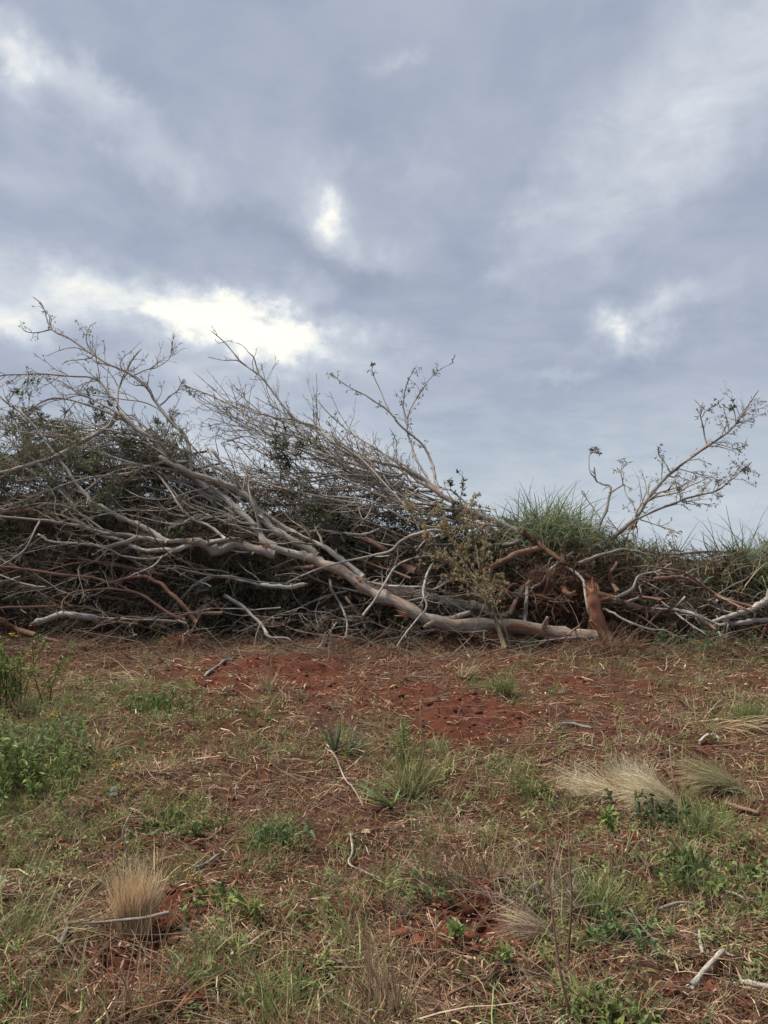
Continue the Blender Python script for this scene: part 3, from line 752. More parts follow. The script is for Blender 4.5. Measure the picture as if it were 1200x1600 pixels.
# --- loose branches and logs: each a thing
def loose(name, label, cat, key, pix, w0, w1, bark, off=0.0, spec=None, cut=False, parent=None):
    P, R = trace(key, pix, w0, w1, off, parent)
    t = empty(name, label, cat, P[0])
    add_limb('stem' if cat == 'branch' else 'wood', P, R, bark, t, spec, TWIG, 12 if w0 > 12 else 8, seed=sum(map(ord, key)))
    if cut:
        d = norm(P[0] - P[2]); rng = np.random.default_rng(5)
        n = 9; b_ = P[0] + rng.normal(0, R[0] * .35, (n, 3)); dd = norm(d + rng.normal(0, .18, (n, 3)))
        L = R[0] * rng.uniform(.6, 1.8, n)
        PP = b_[:, None] + dd[:, None] * (L[:, None] * np.linspace(-.5, 1, 4)[None])[..., None]
        RR = R[0] * rng.uniform(.2, .42, n)[:, None] * np.array([1, 1, .8, .2])[None]
        obj('torn_wood', mk_mesh('torn_wood', *(lambda v, q: (v - P[0], q))(*tubes(PP, RR, 4, rng=rng)), smooth=False), WOOD, t, label='fresh orange broken end')
    return t


loose('branch', 'broken tan branch with an orange end on green weeds at the right foot', 'branch', 'J4', [(1070, 1021), (1101, 1012), (1123, 1005), (1143, 1000), (1172, 1008), (1186, 1001), (1194, 987), (1204, 975)], 8, 5, BARK_RED, 0, FEW, True)
loose('branch', 'long reddish branch arching down over the dark lower left heap', 'branch', 'C', [(307, 973), (290, 950), (270, 930), (253, 913), (233, 903), (200, 903), (173, 910), (143, 902), (100, 899), (43, 890), (0, 885), (-40, 880)], 7, 3.5, BARK_RED, -.2, S(n1=6, l1=.12, n2=2, n3=0))
loose('branch', 'arched branch in dark hollow just below the long reddish one', 'branch', 'C2', [(290, 969), (263, 958), (240, 940), (213, 927), (173, 920), (140, 922), (113, 927), (100, 937), (97, 954)], 5.5, 2.5, BARK_RED, -.15, FEW)
loose('log', 'short bent pale log lying at the lower left foot of the heap', 'log', 'C3', [(54, 974), (77, 967), (100, 959), (127, 963), (154, 969)], 9, 10.5, BARK_PALE, -.1, None, True)
loose('branch', 'dark brown thick branch slanting to the ground at the left end', 'branch', 'C4', [(56, 993), (23, 982), (0, 970), (-30, 955)], 10, 8, BARK_BROWN, -.1)
loose('branch', 'straight thin grey branch lying right of the short bent log', 'branch', 'C5', [(291, 973), (250, 970), (200, 967), (155, 966), (130, 962)], 4, 2.5, BARK, -.1, FEW)
loose('stick', 'straight brown stick on the litter below the bent log', 'stick', 'C6', [(62, 998), (90, 1003), (114, 1008)], 4.5, 4, BARK_RED, 0)
loose('branch', 'grey branch level in the dark hollow left of the main trunk', 'branch', 'D', [(475, 913), (443, 918), (417, 915), (390, 910), (367, 905), (340, 900), (320, 905), (298, 916)], 7, 3, BARK_PALE, -.1, FEW, True)
loose('branch', 'pale curved branch crossing over the main trunk with torn orange knee', 'branch', 'D2', [(704, 834), (683, 830), (653, 835), (627, 844), (610, 860), (580, 870), (533, 878), (487, 893), (450, 910)], 6.5, 2.2, BARK_PALE, -.55, FEW)
loose('branch', 'crooked pale branch snaking from the heap onto red soil', 'branch', 'D3', [(350, 930), (377, 947), (400, 967), (413, 983), (423, 995), (447, 997), (467, 1009), (500, 1013), (540, 1018), (580, 1030)], 6, 2, BARK, -.15, FEW)
loose('branch', 'thin bare fork standing up from the litter below the snaking branch', 'branch', 'D4', [(483, 1024), (507, 1003), (516, 988), (524, 973)], 3.5, 2.4, BARK_PALE, -.2, S(n1=3, l1=.4, n2=0))
loose('branch', 'thin bent bare branch hanging below middle of the main trunk', 'branch', 'D5', [(515, 905), (523, 927), (537, 953), (543, 973), (540, 1000)], 4, 2.5, BARK_PALE, -.25, FEW)
loose('branch', 'short straight tan branch dropping from the trunk beside the bent one', 'branch', 'D6', [(540, 933), (557, 957), (571, 981)], 4, 3, BARK_RED, -.2)
loose('branch', 'pale zigzag branch in front of the trunk with many forks', 'branch', 'D7', [(677, 880), (667, 900), (661, 927), (667, 947), (655, 963), (637, 987), (613, 1023)], 4.2, 2.5, BARK_PALE, -.55, S(n1=7, l1=.3, n2=3, n3=2))
loose('branch', 'slender pale hoop branch beneath the torn orange knee', 'branch', 'D9', [(567, 962), (590, 930), (607, 900), (627, 880), (660, 869), (690, 868)], 4.2, 2, BARK_PALE, -.5, FEW)
loose('branch', 'pale level branch crossing just above the thick mottled log', 'branch', 'D10', [(577, 910), (613, 917), (650, 918), (677, 920), (702, 906)], 4.5, 2.5, BARK_PALE, -.45, FEW)
loose('branch', 'thin pale arching twig beside the dry olive bush', 'branch', 'D8', [(650, 861), (667, 843), (700, 836), (722, 838)], 2.6, 1.6, BARK_PALE, -.5)
loose('branch', 'very thin pale branch level across the dark heap middle', 'branch', 'F', [(592, 827), (567, 835), (533, 832), (500, 828), (467, 832), (427, 830), (395, 826), (350, 818)], 3.6, 1.6, BARK_PALE, -.1, FEW)
loose('log', 'reddish peeled log behind the pale curved branch', 'log', 'E', [(650, 893), (617, 873), (593, 855), (563, 840)], 11, 6, BARK_RED, .25)
loose('log', 'thick dark mottled log tucked behind the main trunk', 'log', 'G', [(775, 962), (733, 953), (683, 943), (633, 927), (590, 915)], 30, 22, BARK_DARK, .45)
loose('log', 'reddish broken log half buried at the heap centre right', 'log', 'Q', [(758, 891), (787, 878), (815, 865), (840, 858)], 10, 9, BARK_RED, -.6, None, True)
loose('log', 'dark brown log sloping down right below the grass mound', 'log', 'T', [(815, 830), (835, 845), (855, 860), (885, 880)], 9, 7, BARK_BROWN, -.3)
loose('branch', 'short pale upright stub standing on the main trunk', 'branch', 'O', [(820, 976), (822, 945), (824, 918)], 7, 5, BARK_PALE, -.15)
loose('branch', 'grey crooked branch rising right of the upright stub', 'branch', 'PP', [(832, 917), (847, 910), (857, 892), (872, 880), (896, 862)], 4.5, 2.5, BARK_PALE, -.25, FEW)
loose('branch', 'long white curved thin branch hanging left of the reddish stump', 'branch', 'SS', [(880, 883), (907, 903), (917, 937), (921, 965), (922, 988)], 4.5, 4, BARK_PALE, -.3)
loose('branch', 'pale root like branch left of the upright stub', 'branch', 'RR', [(760, 912), (787, 921), (813, 932), (830, 922), (845, 912)], 6, 4, BARK_RED, -.2, FEW)
loose('branch', 'thin pale wavy branch in front of the tan fallen trunk', 'branch', 'I3', [(943, 951), (957, 958), (973, 966), (1013, 983), (1036, 985), (1062, 995)], 4.5, 2.5, BARK_PALE, -.3, None)
loose('log', 'thin tan log tip behind the stump at the heap shoulder', 'log', 'U', [(965, 925), (955, 900), (963, 880)], 7, 4, BARK_RED, -.4)
loose('branch', 'brown branch across dead leaves at the right shoulder of the heap', 'branch', 'U2', [(1175, 948), (1130, 935), (1090, 908), (1060, 893), (1010, 885)], 5, 2.5, BARK_RED, -.45, FEW)
loose('branch', 'thick grey stem lying under the top of the mound grass', 'branch', 'U3', [(790, 862), (770, 852), (750, 842), (735, 838)], 11, 9, BARK_DARK, .3)
loose('log', 'short grey log wedged under the reddish half buried one', 'log', 'V2', [(740, 868), (765, 858), (792, 852), (812, 848)], 10, 8, BARK_DARK, -.3)
loose('branch', 'reddish snapped branch pointing up between stub and root mass', 'branch', 'V3', [(795, 960), (812, 925), (835, 900), (842, 885)], 7, 4, BARK_RED, -.25, FEW)
loose('branch', 'grey forked branch behind the white curved one', 'branch', 'V4', [(905, 880), (930, 872), (960, 862), (985, 860), (1010, 868)], 6, 3, BARK_PALE, -.5, FEW)
loose('branch', 'tan branch slanting over dead leaves toward the edge trunk', 'branch', 'V5', [(1020, 905), (1060, 900), (1100, 918), (1140, 940), (1180, 958)], 6, 3, BARK_RED, -.45, FEW)
loose('branch', 'pale crooked branch lying above the tan fallen trunk', 'branch', 'V6', [(960, 935), (985, 920), (1000, 900), (1030, 893), (1050, 880)], 5, 2.5, BARK_PALE, -.4, FEW)
loose('branch', 'straight pale twig fallen on litter below the dry olive bush', 'branch', 'U4', [(735, 1030), (715, 1000), (698, 975), (690, 968)], 3.2, 2, BARK_PALE, -.25, S(n1=4, l1=.3, n2=2, n3=0))

# --- reddish stump with a splintered top
st = empty('stump', 'upright reddish broken stump with pale splintered top at the trunk end', 'stump', at(938, 1003, 9.98))
n_ = 14
yy = np.linspace(1003, 920, n_); xx = np.interp(yy, [918, 953, 990, 1003], [924, 930, 938, 941])
Pst = np.array([at(a_, b_, 9.98 + (1000 - b_) * .001) for a_, b_ in zip(xx, yy)]); Rst = np.interp(yy, [918, 945, 985, 1003], [7, 9, 13.5, 19]) / F * 10.2
o = obj('trunk', limb_mesh('trunk', Pst, Rst, 16, np.array(st.location), rough=.06), STUMP, st)
rng = np.random.default_rng(4); n = 26
b_ = Pst[-1] - np.array(st.location) + rng.normal(0, .028, (n, 3)); d = norm(np.array([-.15, -.05, 1]) + rng.normal(0, .1, (n, 3))); L = rng.uniform(.03, .12, n)
PPs = b_[:, None] + d[:, None] * (L[:, None] * np.linspace(-.9, 1, 4)[None])[..., None]
obj('torn_wood', mk_mesh('torn_wood', *tubes(PPs, rng.uniform(.012, .026, n)[:, None] * np.array([1, 1, .8, .2])[None], 4, rng=rng), smooth=False), WOOD, st, label='pale splintered broken top')
for k in range(6):
    a0 = rng.uniform(0, 2 * PI)
    pr = [Pst[1] - np.array(st.location)]; dd = np.array([math.cos(a0), math.sin(a0) * .8, -.1])
    for q in range(7): pr.append(pr[-1] + dd * .075 + rng.normal(0, .012, 3)); dd = dd * .95 + np.array([0, 0, -.04])
    pr = np.array(pr); pr[:, 2] = np.maximum(pr[:, 2], -.02)
    obj('root', mk_mesh('root', *tubes(pr[None], np.linspace(.07, .012, 8)[None], 8, rough=.08, rng=rng)), BARK_BROWN, st)

# --- uprooted root plate behind the trunk end
rp = empty('root_plate', 'uprooted red brown root mass caked with earth left of the stump', 'roots', at(865, 985, 10.5))
org = np.array(rp.location)
u = np.linspace(0, 2 * PI, 40, endpoint=False); v = np.linspace(.05, PI - .05, 22)
UU, VV = np.meshgrid(u, v)
rr = 1 + .55 * (fbm(UU * 2.4, VV * 4, 4, 70) - .5) + .25 * (fbm(UU * 7, VV * 11, 3, 71) - .5)
Vb = .8 * np.stack([.62 * rr * np.cos(UU) * np.sin(VV), .42 * rr * np.sin(UU) * np.sin(VV) + .35, .52 * rr * np.cos(VV) + .50], -1)
ii = (np.arange(21)[:, None] * 40 + np.arange(40)[None, :]); i2 = (np.arange(21)[:, None] * 40 + (np.arange(40)[None, :] + 1) % 40)
obj('caked_earth', mk_mesh('caked_earth', Vb, np.stack([ii, i2, i2 + 40, ii + 40], -1).reshape(-1, 4)), m, rp)
rng = np.random.default_rng(44)
for k in range(16):
    p0 = np.array([rng.uniform(-.5, .5), rng.uniform(-.15, .2), rng.uniform(.1, .95)]); dd = norm(np.array([rng.normal(0, .5), -.55, rng.normal(-.2, .5)]))
    pr = [p0]
    for q in range(9): pr.append(pr[-1] + dd * rng.uniform(.05, .09)); dd = norm(dd + rng.normal(0, .3, 3) + np.array([0, .05, -.08]))
    pr = np.array(pr); pr[:, 2] = np.maximum(pr[:, 2], .01)
    obj('root', mk_mesh('root', *tubes(pr[None], (rng.uniform(.022, .055) * np.linspace(1, .25, 10))[None], 7, rough=.08, rng=rng)), BARK_BROWN, rp)
pr0 = np.stack([np.stack([rng.uniform(-.6, .6, 120), rng.uniform(-.2, .1, 120), rng.uniform(.05, 1.1, 120)], -1)], 1)
Pf, Rf = grow(np.concatenate([pr0, pr0 + rng.normal(0, .1, pr0.shape)], 1), np.full((120, 2), .01), 3, 3.0, (.2, 1.5), -.3, 6, .35, 0, 1, (0, -.05, -.1), rng, .0025)
obj('root_fibres', mk_mesh('root_fibres', *tubes(Pf, Rf, 3, rng=rng)), BARK_BROWN, rp, kind='stuff')

# --- dry olive bush in front of the trunk
DRYBARK = mat_bark('dry_stem_bark', (.22, .18, .12), (.15, .12, .08), (.28, .24, .17), 9, .4, lc=True)
DRY = [(.40, .33, .19), (.46, .37, .22), (.31, .26, .15), (.36, .32, .18), (.54, .41, .25)]
NS = S(n1=24, l1=.26, n2=6, l2=.42, n3=2, l3=.5, up=.25, tmin=.2, leaf=5, rm=.003, cols=DRY, ll=.036, lw=.012, hang=.1, ang=(.3, .9))
tree('dry_bush', 'wilted olive bush with tiny dry leaves in front of the main trunk', 'bush', at(790, 1012, 9.9), [
    ('stem', 'N1', [(793, 1013), (780, 987), (763, 943), (743, 900), (730, 863), (723, 833), (723, 805)], 6, 1.5, -.55, None, NS),
    ('stem', 'N2', [(790, 1012), (767, 945), (740, 907), (710, 880), (683, 857), (657, 817), (632, 792)], 4.5, 1.3, -.6, None, NS),
    ('stem', 'N3', [(786, 1012), (772, 960), (752, 900), (745, 850), (736, 800), (742, 768)], 4, 1.2, -.5, None, NS),
    ('stem', 'N4', [(797, 1013), (790, 985), (772, 940), (757, 900), (758, 850), (768, 812)], 3.5, 1.2, -.5, None, NS),
    ('stem', 'N5', [(770, 950), (735, 918), (705, 900), (678, 860), (662, 822)], 3.2, 1.2, -.65, 'N2', NS),
    ('stem', 'N6', [(745, 905), (720, 870), (696, 825), (678, 792)], 3, 1.2, -.6, 'N1', NS),
], DRYBARK, DRYBARK)

# ------------------------------------------------------------------ brush branches filling the heap: kinds, then copies
def brush_kind(name, L, n1, n2, n3, leafper, cols, bark, twm, seed, ll=.08, lw=.02, r0=.022, up=.05, curve=.06):
    rng = np.random.default_rng(seed)
    n = 14; p = np.zeros(3); d = np.array([1.0, 0, .05]); pts = [p]
    bend = rng.normal(0, curve, 3)
    for k in range(n - 1):
        p = p + d * L / (n - 1); pts.append(p); d = norm(d + bend * .6 + rng.normal(0, .09, 3))
    P = np.array(pts); R = r0 * np.linspace(1, .16, n)
    root = bpy.data.objects.new(name, None)
    st_ = bpy.data.objects.new('stem', limb_mesh('stem', P, R, 7)); st_.data.materials.append(bark); st_.parent = root
    tv, lf = shoots(P, R, S(n1=n1, l1=.45, n2=n2, l2=.62, n3=n3, l3=.5, up=up, tmin=.15, leaf=leafper, all=1, cols=cols, ll=ll, lw=lw, hang=.7, wob=.17, ang=(.3, .95)), rng)
    tw = bpy.data.objects.new('twigs', mk_mesh('twigs', tv[0], tv[1])); tw.data.materials.append(twm); tw.parent = root; tw['kind'] = 'stuff'
    if lf is not None and len(lf[0]):
        lo = bpy.data.objects.new('leaves', mk_mesh('leaves', *lf)); lo.data.materials.append(LEAF); lo.parent = root; lo['kind'] = 'stuff'
    return root


KINDS = {'bare': [], 'green': [], 'brown': [], 'dark': []}
for s_ in range(5):
    KINDS['bare'].append(brush_kind('branch', 2.1 + .3 * s_, 9, 4, 2, 0, OLIVE, [BARK_PALE, BARK_RED, BARK_PALE, BARK, BARK_RED][s_], [TWIG, GTWIG, TWIG, TWIG, GTWIG][s_], 200 + s_, r0=.016 + .004 * s_))
for s_ in range(4):
    KINDS['green'].append(brush_kind('leafy_branch', 1.8 + .3 * s_, 11, 5, 2, 4, OLIVE + GREYGREEN[:2], BARK, TWIG, 300 + s_, r0=.018))
for s_ in range(4):
    KINDS['brown'].append(brush_kind('leafy_branch', 1.5 + .25 * s_, 11, 5, 2, 4, BROWNL + OLIVE[:1], BARK_BROWN, TWIG_DARK, 400 + s_, r0=.016, ll=.07))
for s_ in range(4):
    KINDS['dark'].append(brush_kind('leafy_branch', 1.8 + .3 * s_, 11, 5, 2, 4, DARKL + OLIVE[:2], BARK_DARK, TWIG_DARK, 500 + s_, r0=.02))


def copy_tree(root, loc, rot, sc, label, cat, group):
    r = root.copy(); COL.objects.link(r); r.location = loc; r.rotation_euler = rot; r.scale = (sc,) * 3
    r['label'] = label; r['category'] = cat; r['group'] = group
    for ch in root.children:
        c_ = ch.copy(); COL.objects.link(c_); c_.parent = r
    return r


def project(p):
    x, y, z = p[0], p[1], p[2] - CAM_H
    yc = y * math.cos(PITCH) + z * math.sin(PITCH); zc_ = -y * math.sin(PITCH) + z * math.cos(PITCH)
    return 600 + F * x / yc, 800 - F * zc_ / yc


ZW = {'bare': 'bare grey', 'green': 'olive leaved', 'brown': 'dead brown leaved', 'dark': 'dark leaved'}


MARKS = [(935, 960, 'the reddish stump'), (100, 965, 'the short bent log'), (170, 900, 'the long reddish branch'), (215, 842, 'the pale forking limbs'), (490, 872, 'the long trunk fork'),
         (735, 870, 'the wilted olive bush'), (860, 825, 'the green grass mound'), (1000, 808, 'the leaning leafy branch'), (1165, 955, 'the pale edge trunk'), (1030, 955, 'the tan fallen trunk'),
         (865, 930, 'the uprooted root mass'), (390, 908, 'the level grey branch'), (410, 980, 'the snaking pale branch'), (450, 640, 'the tallest whip'), (320, 755, 'the long bare upper limb'),
         (690, 945, 'the dark mottled log'), (620, 852, 'the torn orange knee'), (1100, 1012, 'the broken tan branch'), (655, 925, 'the pale zigzag branch'), (85, 715, 'the rising side limb'),
         (570, 755, 'the fanned whips'), (200, 945, 'the arched hollow branch'), (150, 590, 'the topmost twigs'), (1180, 890, 'the tallest edge grass'), (1090, 905, 'the brown shoulder branch'),
         (590, 965, 'the slender hoop branch'), (820, 945, 'the upright stub'), (20, 985, 'the dark slanting branch'), (10, 780, 'the frame side limbs'), (760, 850, 'the thick grey stem')]


LAB = []


def brush_label(k, px, py, sc, el_, hd):
    lx, ly, ph = min(MARKS, key=lambda q: (q[0] - px) ** 2 + ((q[1] - py) * 1.5) ** 2)
    ddx, ddy = px - lx, py - ly; dd_ = math.hypot(ddx, ddy)
    if dd_ < 22: rel = 'right behind'
    else:
        rel = ('above' if ddy < 0 else 'below') if abs(ddy) > abs(ddx) * .8 else ('left of' if ddx < 0 else 'right of')
        rel = ('just ' if dd_ < 48 else 'well ' if dd_ > 95 else '') + rel
    size = 'short' if sc < .7 else 'long' if sc > .95 else 'middling'
    tip = 'rising steeply' if el_ > .33 else 'rising' if el_ > .12 else 'sinking' if el_ < -.1 else 'level'
    face = ' towards the viewer' if math.sin(hd) < -.35 else ' into the heap' if math.sin(hd) > .35 else ''
    t_ = '%s %s branch, %s%s, %s %s' % (size, ZW[k], tip, face, rel, ph)
    t_ = t_ if len(t_.split()) <= 16 else t_.replace(' leaved', '').replace(' branch,', ',')
    return t_


rng = np.random.default_rng(99)


def scatter(kind_p, n, xr, fr, offr, head, elev=(-.25, .5), over=40, scl=(.75, 1.1)):
    ks = list(kind_p); pr_ = np.array([kind_p[k] for k in ks], float); pr_ /= pr_.sum()
    done = tries = 0
    while done < n and tries < n * 40:
        tries += 1
        px = rng.uniform(*xr); top = hprof(px); f_ = rng.uniform(*fr); py = top + f_ * (992 - top)
        k = ks[rng.choice(len(ks), p=pr_)]; kd = KINDS[k][rng.integers(len(KINDS[k]))]
        hd = rng.normal(*head); el_ = rng.uniform(*elev); sc = rng.uniform(*scl)
        c_ = at(px, py, hdepth(py) + rng.uniform(*offr))
        dv = np.array([math.cos(hd) * math.cos(el_), math.sin(hd) * math.cos(el_), math.sin(el_)])
        L = 2.2 * sc; b_ = c_ - dv * L * .45; t_ = c_ + dv * L * .55
        if min(b_[2], t_[2]) < .05 or t_[1] < 9.35 or b_[1] < 9.4: continue
        bad = False
        for q in (b_, t_, (c_ + t_) / 2):
            qx, qy = project(q)
            if qy < hprof(qx) - over: bad = True
        if bad: continue
        lab = brush_label(k, px, py, sc, el_, hd)
        LAB.append((py, copy_tree(kd, tuple(b_), (rng.uniform(0, 6.28), -el_, hd), sc, lab, 'branch', ZW[k] + ' branches of the brush heap')))
        done += 1
    return done


LEFT = (PI * .97, .55)
scatter({'dark': 1, 'green': 3, 'bare': 1}, 36, (-150, 260), (.0, .5), (.7, 2.0), LEFT, over=22)
scatter({'dark': 2, 'green': 1, 'bare': 4}, 26, (230, 560), (.06, .5), (.8, 2.0), LEFT, over=10)
scatter({'green': 3, 'dark': 1}, 26, (-60, 300), (.0, .22), (-.15, .5), LEFT, elev=(.0, .6), over=45)
scatter({'dark': 3, 'brown': 1, 'bare': 2}, 34, (-100, 800), (.35, .97), (.7, 1.5), LEFT, elev=(-.2, .25), over=0)
scatter({'dark': 2, 'green': 1, 'bare': 2}, 36, (420, 820), (.0, .6), (.4, 1.4), LEFT, over=10)
scatter({'brown': 4, 'bare': 1, 'dark': 1}, 54, (800, 1280), (.0, .75), (.0, .9), (PI * .8, 1.2), elev=(-.3, .3), over=16, scl=(.5, .85))
scatter({'bare': 1}, 40, (-80, 780), (.25, .98), (.15, .9), LEFT, elev=(-.3, .3), over=0, scl=(.5, .9))
scatter({'bare': 1}, 30, (-80, 600), (.0, .2), (.0, 1.2), (PI * .9, .5), elev=(.1, .75), over=75, scl=(.6, .95))
scatter({'bare': 1}, 24, (-60, 700), (.45, .95), (-.15, .25), (PI, 1.0), elev=(-.2, .45), over=0, scl=(.45, .75))
scatter({'bare': 1}, 18, (120, 860), (.9, 1.0), (-.35, .1), (PI, 1.3), elev=(-.1, .22), over=0, scl=(.32, .55))
scatter({'bare': 1, 'brown': 1}, 12, (820, 1250), (.3, .98), (-.3, .1), (PI, 1.6), elev=(-.2, .3), over=0, scl=(.4, .7))

by_label = {}
for py, o in LAB: by_label.setdefault(o['label'], []).append((py, o))
for lab, mem in by_label.items():
    if 2 <= len(mem) <= 4:
        mem.sort(key=lambda q: q[0])
        nm = {2: ['upper', 'lower'], 3: ['upper', 'middle', 'lower'], 4: ['uppermost', 'second highest', 'third highest', 'lowest']}[len(mem)]
        for q, (py, o) in zip(nm, mem):
            t_ = q + ' ' + lab
            if len(t_.split()) > 16: t_ = t_.replace(' branch,', ',').replace(' leaved', '')
            o['label'] = t_
# dense small stuff between the branches
rng = np.random.default_rng(5)
n = 70000
px = rng.uniform(-150, 1330, n); top = hprof(px) + 14; f_ = rng.uniform(0, 1, n) ** 1.15; py = top + f_ * (990 - top)
dep = hdepth(py) + .35 + rng.exponential(.55, n)
den = fbm(px / 60, py / 40, 4, 81)
keep = (den > .40) | ((py - top) < 70) & (rng.uniform(0, 1, n) < .5)
px, py, dep = px[keep], py[keep], dep[keep]; n = len(px)
B = np.stack([(px - 600) / F * dep, dep, np.maximum(CAM_H + (HORIZON - py) / F * dep, .03)], -1)
dep = np.where((px > 800) & (rng.uniform(0, 1, n) < .6), hdepth(py) + rng.uniform(.0, .3, n), dep)
B = np.stack([(px - 600) / F * dep, dep, np.maximum(CAM_H + (HORIZON - py) / F * dep, .03)], -1)
cl = np.where((px > 800)[:, None], pick(BROWNL + OLIVE[:2], n, rng), pick(DARKL + OLIVE, n, rng))
V1 = ribbons(B, rng.normal(0, 1, (n, 3)) + np.array([-.5, 0, -.4]), rng.uniform(.05, .1, n), rng.uniform(.012, .022, n), .3, 2, 'lens', cl, rng=rng)
obj('leaf_litter', mk_mesh('leaf_litter', *V1), LEAF, kind='stuff', label='loose dead leaves filling the gaps in the brush heap', cat='leaves')
n = 5200
px = rng.uniform(-150, 1330, n); top = hprof(px) - 6; py = top + rng.uniform(0, 1, n) * (1000 - top)
dep = hdepth(py) + rng.uniform(.15, 1.3, n)
B = np.stack([(px - 600) / F * dep, dep, np.maximum(CAM_H + (HORIZON - py) / F * dep, .02)], -1)[:, None]
d0 = norm(rng.normal(0, 1, (n, 3)) * np.array([1, .6, .55]) + np.array([-.6, 0, 0]))
P0 = np.concatenate([B, B + d0[:, None] * .02], 1)
P1, R1 = grow(P0, np.full((n, 2), .009), 1, 30, (0, .6), 0, 6, .22, 0, 1, (0, 0, -.03), rng, .0036, 1.0)
P1[:, :, 2] = np.maximum(P1[:, :, 2], .015)
obj('twig_litter', mk_mesh('twig_litter', *tubes(P1, R1, 3, rng=rng)), TWIG_DARK, kind='stuff', label='fine broken twigs between the branches of the heap', cat='twigs')

n = 3600
px = rng.uniform(750, 1330, n); top = hprof(px) - 4; py = top + rng.uniform(0, 1, n) * (1004 - top)
dep = hdepth(py) + rng.uniform(-.02, .6, n)
B = np.stack([(px - 600) / F * dep, dep, np.maximum(CAM_H + (HORIZON - py) / F * dep, .02)], -1)[:, None]
d0 = norm(rng.normal(0, 1, (n, 3)) * np.array([1, .6, .6]) + np.array([-.3, 0, -.1]))
P0 = np.concatenate([B, B + d0[:, None] * .02], 1)
P1, R1 = grow(P0, np.full((n, 2), .010), 1, 26, (0, .7), 0, 6, .26, 0, 1, (0, 0, -.04), rng, .0036, 1.0)
P1[:, :, 2] = np.maximum(P1[:, :, 2], .015)
obj('brown_twigs', mk_mesh('brown_twigs', *tubes(P1, R1, 3, rng=rng)), GTWIG, kind='stuff', label='tangled brown dead twigs over the right shoulder of the heap', cat='twigs')
# ------------------------------------------------------------------ tall green grass on and behind the heap
def tall_grass(label, px0, px1, base_py, dep, h, n, seed, cols, group='tall green grass behind the heap'):
    rng = np.random.default_rng(seed)
    px = rng.normal((px0 + px1) / 2, (px1 - px0) / 4, n); d = dep + rng.normal(0, .3, n)
    c0 = at((px0 + px1) / 2, base_py, dep)
    prof = np.exp(-((px - (px0 + px1) / 2) / (px1 - px0) * 2.0) ** 2)
    B = np.stack([(px - 600) / F * d, d, np.full(n, c0[2]) + prof * h * .35 * rng.uniform(0, 1, n)], -1) - c0
    dr = norm(rng.normal(0, .55, (n, 3)) * np.array([1, 1, .2]) + np.array([0, -.1, 1]))
    cl = pick(cols, n, rng)
    V = ribbons(B, dr, h * rng.uniform(.35, 1.0, n) * np.where(rng.uniform(0, 1, n) < .08, 1.35, 1) * (.5 + .5 * prof) * (.7 + .6 * fbm(px / 28, px * 0, 2, seed)), rng.uniform(.014, .026, n), rng.uniform(.8, 3.0, n), 6, 'blade', cl, rng=rng)
    obj('tall_grass', mk_mesh('tall_grass', *V), GRASS, label=label, cat='grass', group=group, loc=c0)


TG = [(.17, .235, .125), (.215, .28, .16), (.135, .185, .10), (.26, .31, .18), (.27, .27, .14), (.30, .25, .15), (.10, .14, .09)]
tall_grass('rounded green mound of tall grass on the crest right of centre', 762, 962, 868, 11.8, .86, 3200, 1, TG)
tall_grass('smaller green grass clump at the foot of the leaning leafy branch', 910, 1060, 892, 11.8, .6, 1300, 2, TG)
tall_grass('tallest green grass clump at the right edge behind the heap', 1080, 1290, 935, 11.5, .95, 3000, 3, TG)
tall_grass('low greyish grass between the leaning branch and the right edge', 1020, 1130, 905, 12.0, .45, 420, 4, TG)
tall_grass('dry tan grass hanging in front of the green mound', 840, 960, 885, 11.6, .45, 420, 5, [(.2, .16, .085), (.15, .12, .065), (.13, .15, .07)])

# ------------------------------------------------------------------ ground cover (nobody could count it)
def vis_points(n, rng, ymin=1.9, ymax=11.4, power=1.0):
    """ground points spread so that near ground is as thick as far ground in view"""
    y = ymin * (ymax / ymin) ** (rng.uniform(0, 1, n) ** power)
    x = rng.uniform(-.68, .68, n) * y + rng.uniform(-.4, .4, n)
    return x, y


rng = np.random.default_rng(21)
# straw mat
n = 150000
x, y = vis_points(n, rng)
bm_ = bare_at(x, y); den = fbm(x * 3.4, y * 3.4, 4, 41)
keep = rng.uniform(0, 1, n) < np.clip((1 - .86 * bm_) * (.10 + 3.2 * (den - .43)), 0, .85) * np.clip(.55 + y / 9, 0, 1)
x, y = x[keep], y[keep]; n = len(x)
z = ground_z(x, y) + rng.uniform(.002, .022, n)
flow = fbm(x * .8, y * .8, 3, 55) * 6.28 * 1.5
a = flow + rng.normal(0, .9, n)
d = np.stack([np.cos(a), np.sin(a), rng.normal(.08, .26, n)], -1)
sz = np.clip(y / 5, .8, 1.7)
pal = .88 * pick(STRAWC, n, rng, .26, [.11, .17, .21, .19, .14, .05, .13])
V = ribbons(np.stack([x, y, z], -1), d, rng.gamma(2.4, .026, n) * sz ** .5 + .02, rng.uniform(.0022, .0055, n) * sz, rng.uniform(-.15, .5, n), 2, 'strip', pal, flat=True, wob=.22, rng=rng)
obj('straw', mk_mesh('straw', *V), STRAW, kind='stuff', label='dry cut straw and stalk litter covering the cleared ground', cat='straw')
